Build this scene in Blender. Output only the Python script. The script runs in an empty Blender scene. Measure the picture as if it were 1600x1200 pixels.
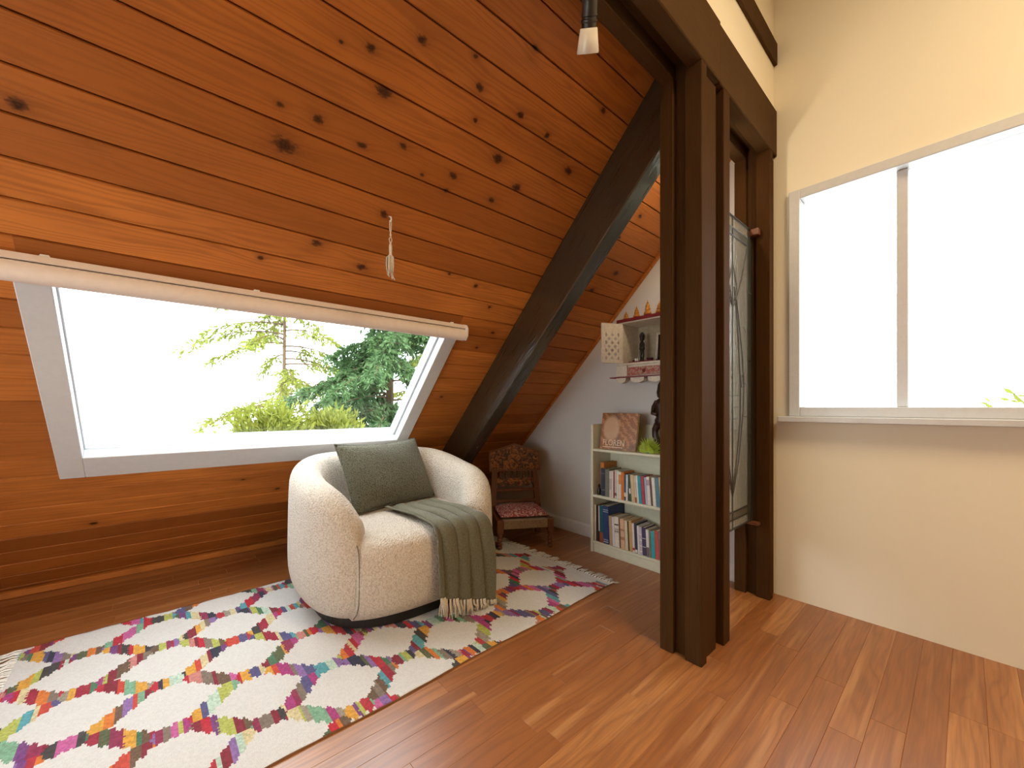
import bpy, bmesh, math, random
import numpy as np
from mathutils import Vector, Matrix

S = bpy.context.scene
COL = S.collection
R = math.radians
random.seed(7)
rng = np.random.default_rng(7)

# ------------------------------------------------------------------ camera
YAW = 48.957
CAM_H = 1.05
cd = bpy.data.cameras.new('camera'); cam = bpy.data.objects.new('camera', cd); COL.objects.link(cam)
cd.sensor_fit = 'HORIZONTAL'; cd.sensor_width = 36.0
cd.lens = 619.0 / 1600.0 * 36.0
cd.shift_y = 36.0 / 1600.0
cd.clip_start = 0.02
cam.location = (0, 0, CAM_H); cam.rotation_euler = (R(90), 0, R(YAW))
S.camera = cam

# ------------------------------------------------------------------ world, lights, exposure
W = bpy.data.worlds.new('sky'); S.world = W; W.use_nodes = True
bg = W.node_tree.nodes['Background']
bg.inputs['Color'].default_value = (0.90, 0.955, 1.0, 1); bg.inputs['Strength'].default_value = 7.4

def area(name, loc, direction, sx, sy, power, color):
    l = bpy.data.lights.new(name, 'AREA'); l.shape = 'RECTANGLE'; l.size = sx; l.size_y = sy
    l.energy = power; l.color = color
    o = bpy.data.objects.new(name, l); COL.objects.link(o); o.location = loc
    o.rotation_euler = Vector(direction).to_track_quat('-Z', 'Y').to_euler()
    return o
sun = bpy.data.lights.new('sun', 'SUN'); sun.energy = 8.0; sun.angle = R(2.0); sun.color = (1.0, 0.93, 0.8)
so = bpy.data.objects.new('sun', sun); COL.objects.link(so)
so.rotation_euler = Vector((-1.0, 0.0, -0.78)).to_track_quat('-Z', 'Y').to_euler()
area('daylight_front_window', (-1.1, -1.70, 0.95), (0, 1, 0.0), 1.5, 1.0, 7.0, (1.0, 0.95, 0.90))
area('ceiling_panel_light', (1.1, 1.2, 3.38), (-0.0, 0, -1), 0.9, 0.9, 74, (1.0, 0.76, 0.46))
S.view_settings.view_transform = 'Standard'; S.view_settings.look = 'None'
S.view_settings.gamma = 1.0; S.view_settings.use_curve_mapping = False
S.view_settings.exposure = 0.0
S.cycles.use_denoising = True; S.cycles.use_adaptive_sampling = True; S.cycles.adaptive_threshold = 0.02
S.cycles.max_bounces = 8; S.cycles.diffuse_bounces = 4; S.cycles.transparent_max_bounces = 16
S.cycles.sample_clamp_indirect = 8.0
S.cycles.caustics_reflective = False; S.cycles.caustics_refractive = False

# ------------------------------------------------------------------ node helper
class NT:
    def __init__(s, name):
        s.m = bpy.data.materials.new(name); s.m.use_nodes = True
        s.t = s.m.node_tree; s.N = s.t.nodes; s.p = s.N['Principled BSDF']; s.out = s.N['Material Output']
    def n(s, kind, **kw):
        x = s.N.new(kind)
        for k, v in kw.items(): setattr(x, k, v)
        return x
    def put(s, sock, v):
        if hasattr(v, 'node'): s.t.links.new(v, sock)
        elif v is not None:
            try: sock.default_value = v
            except Exception:
                sock.default_value = (v[0], v[1], v[2], 1.0) if hasattr(v, '__len__') else (v, v, v)
    def math(s, op, a, b=None, c=None, clamp=False):
        x = s.n('ShaderNodeMath', operation=op, use_clamp=clamp)
        s.put(x.inputs[0], a); s.put(x.inputs[1], b); s.put(x.inputs[2], c); return x.outputs[0]
    def vmath(s, op, a, b=None, out=0):
        x = s.n('ShaderNodeVectorMath', operation=op); s.put(x.inputs[0], a); s.put(x.inputs[1], b); return x.outputs[out]
    def obj(s): return s.n('ShaderNodeTexCoord').outputs['Object']
    def rnd(s): return s.n('ShaderNodeObjectInfo').outputs['Random']
    def sep(s, v):
        x = s.n('ShaderNodeSeparateXYZ'); s.put(x.inputs[0], v); return x.outputs
    def comb(s, a, b, c):
        x = s.n('ShaderNodeCombineXYZ')
        for i, v in enumerate((a, b, c)): s.put(x.inputs[i], v)
        return x.outputs[0]
    def noise(s, v, scale, detail=3, rough=0.55, dist=0.0, out=0):
        x = s.n('ShaderNodeTexNoise'); s.put(x.inputs['Vector'], v)
        x.inputs['Scale'].default_value = scale; x.inputs['Detail'].default_value = detail
        x.inputs['Roughness'].default_value = rough; x.inputs['Distortion'].default_value = dist
        return x.outputs[out]
    def vor(s, v, scale, out='Distance', feature='F1'):
        x = s.n('ShaderNodeTexVoronoi', feature=feature); s.put(x.inputs['Vector'], v); x.inputs['Scale'].default_value = scale
        return x.outputs[out]
    def ramp(s, f, stops):
        x = s.n('ShaderNodeValToRGB'); s.put(x.inputs[0], f); e = x.color_ramp.elements
        while len(e) < len(stops): e.new(0.5)
        for i, (p, c) in enumerate(stops):
            e[i].position = p; e[i].color = (c[0], c[1], c[2], 1) if hasattr(c, '__len__') else (c, c, c, 1)
        return x.outputs[0]
    def mix(s, f, a, b, blend='MIX'):
        x = s.n('ShaderNodeMix', data_type='RGBA', blend_type=blend)
        s.put(x.inputs[0], f); s.put(x.inputs[6], a); s.put(x.inputs[7], b); return x.outputs[2]
    def bump(s, h, strength, dist):
        x = s.n('ShaderNodeBump'); s.put(x.inputs['Height'], h)
        x.inputs['Strength'].default_value = strength; x.inputs['Distance'].default_value = dist
        s.t.links.new(x.outputs[0], s.p.inputs['Normal']); return x.outputs[0]
    def set(s, color=None, rough=None, spec=None, metal=None, **kw):
        if color is not None: s.put(s.p.inputs['Base Color'], color)
        if rough is not None: s.put(s.p.inputs['Roughness'], rough)
        if spec is not None: s.put(s.p.inputs['Specular IOR Level'], spec)
        if metal is not None: s.put(s.p.inputs['Metallic'], metal)
        for k, v in kw.items(): s.put(s.p.inputs[k], v)
        return s.m

_plain = {}
def plain(name, c, rough=0.6, spec=0.4, metal=0.0, var=0.08, scale=40.0, bump=0.0):
    """a painted or printed surface: one colour with slight mottling"""
    key = (name,)
    if key in _plain: return _plain[key]
    t = NT(name); f = t.noise(t.obj(), scale, 3)
    lo = [max(0, x * (1 - var)) for x in c]; hi = [min(1, x * (1 + var)) for x in c]
    t.set(t.ramp(f, [(0.3, lo), (0.7, hi)]), rough, spec, metal)
    if bump: t.bump(f, bump, 0.002)
    _plain[key] = t.m; return t.m

# ------------------------------------------------------------------ materials
KNOTS = [(3.148,.504,2),(3.121,.415,1),(3.245,.653,2),(3.295,.849,1),(3.222,.907,2),(3.12,.938,1.3),(3.055,.576,3),(3.036,1.102,3),(2.885,.392,2.2),(2.88,.277,1.3),(2.865,.547,1.6),(2.923,.693,1.6),(2.898,.933,2),(2.869,1.156,1.7),(2.832,.926,1.5),(2.854,.802,1.1),(2.767,.307,4),(2.651,.698,2.4),(2.449,.47,2.2),(3.428,1.064,1.5),(3.41,1.512,1.8),(3.133,1.494,2.4),(3.219,1.119,1.8),(3.209,1.288,2),(2.966,1.257,3),(2.391,.671,2.4),(2.433,1.289,2),(2.331,.282,1.5),(2.463,1.106,1.2),(2.027,1.505,1.4),(2.174,1.113,1.5),(2.761,2.282,2.6),(2.605,2.168,2.2),(3.12,2.162,2),(2.967,2.108,1.6),(1.585,1.432,1.5),(2.154,1.566,1.6),(2.325,1.446,1.4),
         (0.72,.55,1.6),(0.45,.7,1.8),(0.86,.35,1.2),(2.62,-.3,2.6),(2.98,-.1,2),(2.3,-.55,2),(3.2,-.45,2.4),(0.6,-.3,2)]

_cedar = {}
def cedar(s0=-9.0, s1=9.0, y0=-9.0, y1=9.0):
    """cedar with the knots that fall on one board"""
    mine = tuple(k for k in KNOTS if s0 - 0.01 < k[0] < s1 + 0.01 and y0 - 0.05 < k[1] < y1 + 0.05) or ((-5.0, -9.0, 1.0),)
    if mine in _cedar: return _cedar[mine]
    t = NT('cedar_planks'); o = t.obj(); x, y, z = t.sep(o); r = t.rnd()
    nz = t.noise(t.comb(t.math('MULTIPLY', x, 9), t.math('MULTIPLY', y, 3), r), 1.0, 2)
    wob = t.math('MULTIPLY', t.math('SUBTRACT', nz, 0.5), 0.03)
    best = None; bend = None
    for (ks, ky, kr) in mine:
        rad = 0.0066 * kr
        d = t.vmath('LENGTH', t.vmath('MULTIPLY', t.vmath('SUBTRACT', o, (ks, ky, 0.0)), (1 / rad, (0.55 + 0.35 * ((ks * 37.7) % 1)) / rad, 0.0)), None, 1)
        best = d if best is None else t.math('MINIMUM', best, d)
    best = t.math('ADD', best, t.math('MULTIPLY', t.math('SUBTRACT', t.noise(t.vmath('MULTIPLY', o, (1.0, 0.5, 0)), 95, 3), 0.5), 1.5))
    # grain bends round the knots
    push = t.math('DIVIDE', 0.03, t.math('ADD', t.math('MULTIPLY', best, best), 2.2))
    u = t.math('ADD', t.math('ADD', x, t.math('MULTIPLY', push, 1.0)), wob)
    u = t.math('ADD', u, t.math('MULTIPLY', r, 13.0))
    broad = t.noise(t.comb(t.math('MULTIPLY', u, 16), t.math('MULTIPLY', y, 1.1), r), 1.0, 2)
    lines = t.math('SINE', t.math('MULTIPLY', t.math('ADD', u, t.math('MULTIPLY', broad, 0.16)), 300))
    lines = t.math('MULTIPLY', t.math('ADD', lines, 1), 0.5)
    lines = t.math('POWER', lines, 2.0)
    fine = t.noise(t.comb(t.math('MULTIPLY', u, 260), t.math('MULTIPLY', y, 6), r), 1.0, 3)
    tone = t.ramp(r, [(0.0, (0.27, 0.078, 0.014)), (0.2, (0.46, 0.140, 0.024)), (0.4, (0.66, 0.225, 0.044)), (0.6, (0.36, 0.105, 0.018)), (0.8, (0.58, 0.190, 0.036)), (1.0, (0.44, 0.145, 0.028))])
    patch = t.noise(t.comb(t.math('MULTIPLY', x, 7), t.math('MULTIPLY', y, 2.2), r), 1.0, 3)
    c = t.mix(t.math('MULTIPLY', t.math('SUBTRACT', patch, 0.34, clamp=True), 1.5), tone, (0.28, 0.085, 0.020))
    c = t.mix(t.math('MULTIPLY', lines, t.math('MULTIPLY', broad, 0.75)), c, (0.20, 0.055, 0.012))
    c = t.mix(t.math('MULTIPLY', fine, 0.30), c, (0.52, 0.20, 0.045))
    halo = t.math('DIVIDE', 1.0, t.math('ADD', 1.0, t.math('MULTIPLY', best, best)))
    c = t.mix(t.math('MULTIPLY', halo, 0.75), c, (0.12, 0.034, 0.009))
    core = t.ramp(t.math('MULTIPLY', best, 0.6), [(0.0, 1.0), (0.36, 0.85), (0.62, 0.0)])
    ring = t.math('MULTIPLY', t.math('ADD', t.math('SINE', t.math('MULTIPLY', best, 14)), 1), 0.5)
    c = t.mix(t.math('MULTIPLY', core, 0.93), c, t.mix(ring, (0.012, 0.006, 0.004), (0.07, 0.022, 0.009)))
    t.set(c, t.math('ADD', 0.42, t.math('MULTIPLY', fine, 0.15)), 0.28)
    t.bump(t.noise(t.vmath('MULTIPLY', o, (240, 6, 1)), 1.0, 2), 0.14, 0.002)
    _cedar[mine] = t.m; return t.m
M_CEDAR = cedar(-8, -7)

def laminate():
    t = NT('laminate_strips'); o = t.obj(); x, y, z = t.sep(o); r = t.rnd()
    off = t.math('MULTIPLY', r, 37.0)
    u = t.math('ADD', x, off)
    warp = t.noise(t.comb(t.math('MULTIPLY', u, 9), t.math('MULTIPLY', y, 1.6), off), 1.0, 2, 0.5)
    cath = t.math('SINE', t.math('MULTIPLY', t.math('ADD', u, t.math('MULTIPLY', warp, 0.22)), 160))
    cath = t.math('MULTIPLY', t.math('ADD', cath, 1.0), 0.5)
    fine = t.noise(t.comb(t.math('MULTIPLY', u, 170), t.math('MULTIPLY', y, 5), off), 1.0, 3)
    cloud = t.noise(t.comb(t.math('MULTIPLY', u, 12), t.math('MULTIPLY', y, 2.0), off), 1.0, 3)
    tone = t.ramp(r, [(0.0, (0.29, 0.098, 0.024)), (0.3, (0.39, 0.142, 0.036)), (0.55, (0.33, 0.114, 0.028)), (0.78, (0.43, 0.168, 0.048)), (1.0, (0.52, 0.225, 0.072))])
    c = t.mix(t.math('MULTIPLY', t.math('SUBTRACT', cloud, 0.35, clamp=True), 1.5), tone, (0.25, 0.088, 0.028))
    c = t.mix(t.math('MULTIPLY', t.math('POWER', cath, 3.0), 0.42), c, (0.17, 0.055, 0.016))
    c = t.mix(t.ramp(fine, [(0.35, 0.0), (0.75, 0.6)]), c, (0.20, 0.068, 0.02))
    lite = t.noise(t.comb(t.math('MULTIPLY', u, 30), t.math('MULTIPLY', y, 1.2), t.math('ADD', off, 5.0)), 1.0, 2)
    c = t.mix(t.ramp(lite, [(0.56, 0.0), (0.75, 0.5)]), c, (0.62, 0.32, 0.13))
    kn = t.vor(t.comb(t.math('MULTIPLY', u, 5.0), t.math('MULTIPLY', y, 2.2), off), 1.0)
    kn = t.ramp(kn, [(0.0, 1.0), (0.05, 0.7), (0.09, 0.0)])
    c = t.mix(t.math('MULTIPLY', kn, 0.7), c, (0.08, 0.03, 0.012))
    t.set(c, t.math('ADD', 0.29, t.math('MULTIPLY', fine, 0.1)), 1.0)
    t.bump(fine, 0.05, 0.001)
    return t.m
M_FLOOR = laminate()

def stained(name, c0, c1, rough=0.42, spec=0.35, saw=0.35, sy=(180, 180, 6), bs=0.35):
    t = NT(name); o = t.obj()
    g = t.noise(t.vmath('MULTIPLY', o, sy), 1.0, 4, 0.6)
    f2 = t.noise(o, 3.0, 3)
    c = t.mix(g, c0, c1); c = t.mix(t.math('MULTIPLY', f2, 0.45), c, [v * 0.55 for v in c0])
    t.set(c, t.math('ADD', rough, t.math('MULTIPLY', g, 0.18)), spec)
    t.bump(t.math('ADD', g, t.math('MULTIPLY', t.noise(t.vmath('MULTIPLY', o, (40, 40, 260)), 1.0, 2), saw)), bs, 0.002)
    return t.m
M_POST = stained('dark_stained_wood', (0.034, 0.014, 0.004), (0.10, 0.046, 0.014), 0.72, 0.08)
M_BEAM = stained('dark_stained_beam', (0.050, 0.024, 0.008), (0.115, 0.058, 0.020), 0.7, 0.1, 0.35, (180, 6, 180))

def rafter_mat():
    t = NT('dark_gloss_rafter'); o = t.obj()
    g = t.noise(t.vmath('MULTIPLY', o, (5, 90, 120)), 1.0, 4, 0.6)
    chip = t.noise(t.vmath('MULTIPLY', o, (16, 60, 60)), 1.0, 4, 0.65, 1.2)
    c = t.mix(g, (0.012, 0.011, 0.006), (0.034, 0.030, 0.018))
    kn = t.ramp(t.vor(t.vmath('MULTIPLY', o, (2.3, 8, 8)), 1.0), [(0.0, 1), (0.07, 0.8), (0.12, 0)])
    c = t.mix(t.math('MULTIPLY', kn, 0.7), c, (0.008, 0.006, 0.004))
    t.set(c, t.math('ADD', 0.22, t.math('MULTIPLY', g, 0.14)), 0.25)
    t.put(t.p.inputs['Coat Weight'], 1.0); t.put(t.p.inputs['Coat Roughness'], 0.12); t.put(t.p.inputs['Coat IOR'], 1.85)
    b_ = t.bump(t.math('ADD', t.math('MULTIPLY', g, 0.3), t.math('MULTIPLY', chip, 0.8)), 0.45, 0.004); t.put(t.p.inputs['Coat Normal'], b_)
    return t.m
M_RAFTER = rafter_mat()

def paint(name, c, rough=0.85):
    t = NT(name); f = t.noise(t.obj(), 14, 3)
    t.set(t.mix(t.math('MULTIPLY', f, 0.10), c, [v * 0.82 for v in c]), rough, 0.25)
    t.bump(t.noise(t.obj(), 320, 2), 0.06, 0.001); return t.m
M_WALL = paint('white_wall_paint', (0.74, 0.72, 0.70))
M_CREAM = paint('cream_wall_paint', (0.85, 0.79, 0.64))
M_TRIMW = plain('white_trim', (0.82, 0.83, 0.84), 0.4, 0.45, var=0.03)
M_ALU = plain('window_white', (0.62, 0.635, 0.66), 0.35, 0.5, var=0.03)
M_PALE_GROUND = plain('pale_bounce_ground', (0.66, 0.64, 0.60), 0.9, 0.1, var=0.12, scale=30)  # unseen ground, coloured pale so the rafter has something bright to reflect

def glass_mat():
    t = NT('clear_glass'); t.N.remove(t.p)
    tr = t.n('ShaderNodeBsdfTransparent'); tr.inputs[0].default_value = (0.96, 0.98, 0.975, 1)
    gl = t.n('ShaderNodeBsdfGlossy'); gl.inputs['Roughness'].default_value = 0.02
    lw = t.n('ShaderNodeLayerWeight'); lw.inputs[0].default_value = 0.5
    fr = t.math('ADD', 0.02, t.math('MULTIPLY', t.math('POWER', lw.outputs['Facing'], 5.0), 0.9))
    m = t.n('ShaderNodeMixShader'); t.t.links.new(fr, m.inputs[0]); t.t.links.new(tr.outputs[0], m.inputs[1]); t.t.links.new(gl.outputs[0], m.inputs[2])
    t.t.links.new(m.outputs[0], t.out.inputs[0]); return t.m
M_GLASS = glass_mat()

def frosted(name, col, dens, bumps, clear=0.3):
    t = NT(name); o = t.obj()
    h = t.noise(t.vmath('MULTIPLY', o, (60, 60, 22)), 1.0, 3)
    bn = t.n('ShaderNodeBump'); t.put(bn.inputs['Height'], h); bn.inputs['Strength'].default_value = bumps; bn.inputs['Distance'].default_value = 0.004
    c = t.mix(t.math('MULTIPLY', h, 0.4), col, [v * 0.7 for v in col])
    tl = t.n('ShaderNodeBsdfTranslucent'); t.put(tl.inputs[0], c)
    df = t.n('ShaderNodeBsdfDiffuse'); t.put(df.inputs[0], c)
    gl = t.n('ShaderNodeBsdfGlossy'); gl.inputs['Roughness'].default_value = 0.12
    L = t.t.links
    L.new(bn.outputs[0], gl.inputs['Normal'])
    m0 = t.n('ShaderNodeMixShader'); m0.inputs[0].default_value = dens; L.new(tl.outputs[0], m0.inputs[1]); L.new(df.outputs[0], m0.inputs[2])
    tp = t.n('ShaderNodeBsdfTransparent'); t.put(tp.inputs[0], c)
    m1 = t.n('ShaderNodeMixShader'); m1.inputs[0].default_value = clear; L.new(m0.outputs[0], m1.inputs[1]); L.new(tp.outputs[0], m1.inputs[2])
    lw = t.n('ShaderNodeLayerWeight'); lw.inputs[0].default_value = 0.5
    fr = t.math('ADD', 0.03, t.math('MULTIPLY', t.math('POWER', lw.outputs['Facing'], 4.0), 0.7))
    m2 = t.n('ShaderNodeMixShader'); L.new(fr, m2.inputs[0]); L.new(m1.outputs[0], m2.inputs[1]); L.new(gl.outputs[0], m2.inputs[2])
    L.new(m2.outputs[0], t.out.inputs[0]); return t.m
M_FROST = frosted('obscure_glass', (0.84, 0.84, 0.76), 0.35, 0.5, 0.7)
M_FROST_DK = frosted('green_grey_glass', (0.24, 0.25, 0.19), 0.4, 0.7, 0.5)
M_FROST_GR = frosted('smoky_glass', (0.42, 0.40, 0.33), 0.35, 0.6, 0.5)
M_SHADE = frosted('frosted_lamp_glass', (0.88, 0.86, 0.84), 0.45, 0.1, 0.05)
M_LEAD = plain('lead_came', (0.045, 0.042, 0.036), 0.45, 0.5, 0.5)
M_BLACKM = plain('black_metal', (0.022, 0.02, 0.018), 0.42, 0.5)

def boucle(name, c0, c1, scale, dist):
    t = NT(name); o = t.obj()
    w = t.vmath('ADD', o, t.vmath('MULTIPLY', t.noise(o, scale * 0.6, 2, out=1), (0.006, 0.006, 0.006)))
    v = t.vor(w, scale); n2 = t.noise(o, scale * 1.7, 3)
    h = t.math('ADD', t.math('SUBTRACT', 1.0, v), t.math('MULTIPLY', n2, 0.5))
    c = t.mix(t.ramp(h, [(0.45, 0.0), (1.15, 1.0)]), c1, c0)
    t.set(c, 0.95, 0.1); t.put(t.p.inputs['Sheen Weight'], 0.25); t.put(t.p.inputs['Sheen Roughness'], 0.5)
    t.bump(h, 1.0, dist); return t.m
M_BOUCLE = boucle('cream_boucle', (0.77, 0.68, 0.585), (0.56, 0.475, 0.39), 140, 0.007)
M_OLIVE_B = boucle('olive_boucle', (0.17, 0.16, 0.105), (0.07, 0.066, 0.042), 170, 0.006)

def woven(name, c0, c1, sx, sy):
    t = NT(name); o = t.obj()
    a = t.noise(t.vmath('MULTIPLY', o, (sx, sx, sy)), 1.0, 2); b = t.noise(t.vmath('MULTIPLY', o, (sy, sy, sx)), 1.0, 2)
    f = t.math('MULTIPLY', t.math('ADD', a, b), 0.5)
    t.set(t.ramp(f, [(0.35, c1), (0.65, c0)]), 0.95, 0.1); t.put(t.p.inputs['Sheen Weight'], 0.2)
    t.bump(f, 0.4, 0.002); return t.m
M_THROW = woven('olive_wool', (0.175, 0.165, 0.112), (0.085, 0.08, 0.052), 420, 90)
M_FRINGE = woven('cream_yarn', (0.74, 0.66, 0.55), (0.5, 0.43, 0.34), 300, 300)
M_BLACKWOOD = plain('black_plinth', (0.012, 0.010, 0.009), 0.5, 0.4)
M_SEAM = plain('seam_thread', (0.20, 0.16, 0.12), 0.9, 0.1)

def rug_mat():
    t = NT('kilim_wool'); a = t.n('ShaderNodeVertexColor', layer_name='weave').outputs[0]
    o = t.obj(); f = t.noise(t.vmath('MULTIPLY', o, (90, 420, 1)), 1.0, 3); g = t.noise(o, 9, 3)
    c = t.mix(t.math('MULTIPLY', f, 0.30), a, t.mix(0.5, a, (0.05, 0.04, 0.04)))
    c = t.mix(t.math('MULTIPLY', g, 0.12), c, (0.5, 0.42, 0.3))
    t.set(c, 0.95, 0.1); t.bump(t.noise(t.vmath('MULTIPLY', o, (160, 330, 1)), 1.0, 2), 0.5, 0.003); return t.m
M_RUG = rug_mat()

def carved_wood(name, c0, c1, c2):
    t = NT(name); o = t.obj()
    w = t.noise(o, 22, 3, 0.6, 1.6); v = t.vor(t.vmath('ADD', o, t.vmath('MULTIPLY', t.noise(o, 18, 2, out=1), (0.03, 0.03, 0.03))), 42)
    c = t.mix(t.ramp(w, [(0.42, 0), (0.56, 1)]), c0, c1); c = t.mix(t.ramp(v, [(0.12, 0.8), (0.3, 0.0)]), c, c2)
    t.set(c, 0.5, 0.35); t.bump(t.math('ADD', w, v), 0.7, 0.004); return t.m
M_CARVED = carved_wood('carved_painted_wood', (0.36, 0.12, 0.035), (0.06, 0.028, 0.014), (0.46, 0.20, 0.065))
M_REDWOOD = stained('reddish_turned_wood', (0.11, 0.036, 0.014), (0.23, 0.080, 0.030), 0.4, 0.4)
M_CORD = woven('woven_cord_seat', (0.42, 0.29, 0.17), (0.16, 0.10, 0.06), 260, 60)
def paisley():
    t = NT('red_paisley_cloth'); o = t.obj()
    w = t.vmath('ADD', o, t.vmath('MULTIPLY', t.noise(o, 14, 2, out=1), (0.07, 0.07, 0.07)))
    v = t.vor(w, 19); s = t.math('SINE', t.math('MULTIPLY', v, 20))
    c = t.mix(t.ramp(s, [(0.25, 0), (0.62, 1)]), (0.36, 0.085, 0.085), (0.60, 0.42, 0.36))
    t.set(c, 0.85, 0.15); t.bump(v, 0.2, 0.002); return t.m
M_PAISLEY = paisley()
M_SHELF = plain('pale_green_cream_paint', (0.68, 0.67, 0.53), 0.45, 0.4, var=0.04)
M_PAPER = plain('book_pages', (0.72, 0.64, 0.49), 0.9, 0.1, var=0.15, scale=200)

# ------------------------------------------------------------------ mesh helpers
def link(o, parent=None):
    COL.objects.link(o)
    if parent is not None: o.parent = parent
    return o
def mesh_obj(name, verts, faces, mat, parent=None, smooth=False, loc=None):
    me = bpy.data.meshes.new(name); me.from_pydata([tuple(map(float, v)) for v in verts], [], faces); me.update()
    me.materials.append(mat)
    if smooth: me.polygons.foreach_set('use_smooth', [True] * len(me.polygons))
    o = bpy.data.objects.new(name, me)
    if loc is not None: o.location = loc
    return link(o, parent)
def bm_obj(name, bm, mat, parent=None, smooth=False, loc=None, auto=None):
    bmesh.ops.recalc_face_normals(bm, faces=bm.faces)
    me = bpy.data.meshes.new(name); bm.to_mesh(me); bm.free(); me.materials.append(mat)
    if smooth: me.polygons.foreach_set('use_smooth', [True] * len(me.polygons))
    if smooth and auto: me.set_sharp_from_angle(angle=R(auto))
    o = bpy.data.objects.new(name, me)
    if loc is not None: o.location = loc
    return link(o, parent)
def add_box(bm, x0, x1, y0, y1, z0, z1, bev=0.0, mtx=None):
    r = bmesh.ops.create_cube(bm, size=1.0); vs = r['verts']
    for v in vs:
        v.co = Vector(((x0 + x1) / 2 + v.co.x * (x1 - x0), (y0 + y1) / 2 + v.co.y * (y1 - y0), (z0 + z1) / 2 + v.co.z * (z1 - z0)))
    if bev:
        es = list({e for v in vs for e in v.link_edges})
        res = bmesh.ops.bevel(bm, geom=es, offset=bev, segments=1, affect='EDGES', profile=0.5)
        vs = list({v for f in res['faces'] for v in f.verts} | {v for v in vs if v.is_valid})
    if mtx is not None:
        for v in vs:
            if v.is_valid: v.co = mtx @ v.co
    return vs
def box(name, x0, x1, y0, y1, z0, z1, mat, parent=None, bev=0.0, loc=None):
    bm = bmesh.new(); add_box(bm, x0, x1, y0, y1, z0, z1, bev); return bm_obj(name, bm, mat, parent, loc=loc)
def boxes(name, L, mat, parent=None, bev=0.0, loc=None):
    bm = bmesh.new()
    for b in L: add_box(bm, *b, bev)
    return bm_obj(name, bm, mat, parent, loc=loc)
def prism(name, poly, axis, a, b, mat, parent=None, bev=0.0, loc=None):
    """poly: 2-D outline; axis 'y' -> points are (x,z), extruded in y from a to b; 'z' -> (x,y); 'x' -> (y,z)"""
    bm = bmesh.new()
    def P(p, t): return {'y': (p[0], t, p[1]), 'z': (p[0], p[1], t), 'x': (t, p[0], p[1])}[axis]
    A = [bm.verts.new(P(p, a)) for p in poly]; B = [bm.verts.new(P(p, b)) for p in poly]
    bm.faces.new(A); bm.faces.new(B[::-1]); n = len(poly)
    for i in range(n): bm.faces.new((A[i], A[(i + 1) % n], B[(i + 1) % n], B[i]))
    if bev: bmesh.ops.bevel(bm, geom=list(bm.edges), offset=bev, segments=1, affect='EDGES', profile=0.5)
    return bm_obj(name, bm, mat, parent, loc=loc)
def add_lathe(bm, prof, seg=20, sx=1.0, sy=1.0, off=(0, 0, 0), cap=True, mtx=None):
    rings = []
    for (r, z) in prof:
        ring = []
        for k in range(seg):
            a = 2 * math.pi * k / seg
            co = Vector((off[0] + r * sx * math.cos(a), off[1] + r * sy * math.sin(a), off[2] + z))
            ring.append(bm.verts.new(mtx @ co if mtx is not None else co))
        rings.append(ring)
    for i in range(len(rings) - 1):
        for k in range(seg):
            bm.faces.new((rings[i][k], rings[i][(k + 1) % seg], rings[i + 1][(k + 1) % seg], rings[i + 1][k]))
    if cap: bm.faces.new(rings[0][::-1]); bm.faces.new(rings[-1])
def lathe(name, prof, mat, parent=None, seg=20, sx=1.0, sy=1.0, loc=None, cap=True, auto=40, off=(0, 0, 0)):
    bm = bmesh.new(); add_lathe(bm, prof, seg, sx, sy, off, cap); return bm_obj(name, bm, mat, parent, True, loc, auto)
def add_tube(bm, pts, rad, seg=6, cap=True):
    pts = [Vector(p) for p in pts]; rings = []; n = len(pts)
    rads = rad if hasattr(rad, '__len__') else [rad] * n
    up = Vector((0, 0, 1))
    prev = None
    for i, p in enumerate(pts):
        d = (pts[min(i + 1, n - 1)] - pts[max(i - 1, 0)])
        d = d.normalized() if d.length > 1e-9 else up
        if prev is None:
            a = d.cross(up)
            if a.length < 1e-3: a = d.cross(Vector((1, 0, 0)))
        else: a = prev - d * prev.dot(d)
        a.normalize(); prev = a; b = d.cross(a)
        rings.append([bm.verts.new(p + (a * math.cos(2 * math.pi * k / seg) + b * math.sin(2 * math.pi * k / seg)) * rads[i]) for k in range(seg)])
    for i in range(n - 1):
        for k in range(seg): bm.faces.new((rings[i][k], rings[i][(k + 1) % seg], rings[i + 1][(k + 1) % seg], rings[i + 1][k]))
    if cap: bm.faces.new(rings[0][::-1]); bm.faces.new(rings[-1])
def tube(name, pts, rad, mat, parent=None, seg=6, loc=None):
    bm = bmesh.new(); add_tube(bm, pts, rad, seg); return bm_obj(name, bm, mat, parent, True, loc, 60)
def tag(o, label=None, cat=None, group=None, kind=None):
    if label: o['label'] = label
    if cat: o['category'] = cat
    if group: o['group'] = group
    if kind: o['kind'] = kind
    return o
def thing(name, label, cat, loc=(0, 0, 0), rotz=0.0, group=None, kind=None):
    o = bpy.data.objects.new(name, None); o.empty_display_size = 0.05; link(o)
    o.location = loc; o.rotation_euler = (0, 0, rotz)
    return tag(o, label, cat, group, kind)
def struct(name, label, loc=(0, 0, 0), rot=(0, 0, 0)):
    o = bpy.data.objects.new(name, None); o.empty_display_size = 0.05; link(o); o.location = loc; o.rotation_euler = rot
    return tag(o, label, None, None, 'structure')

# ================================================================== THE SETTING
GY = 2.58            # gable wall
FX = -3.508          # where the 45-degree slope meets the floor
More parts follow.
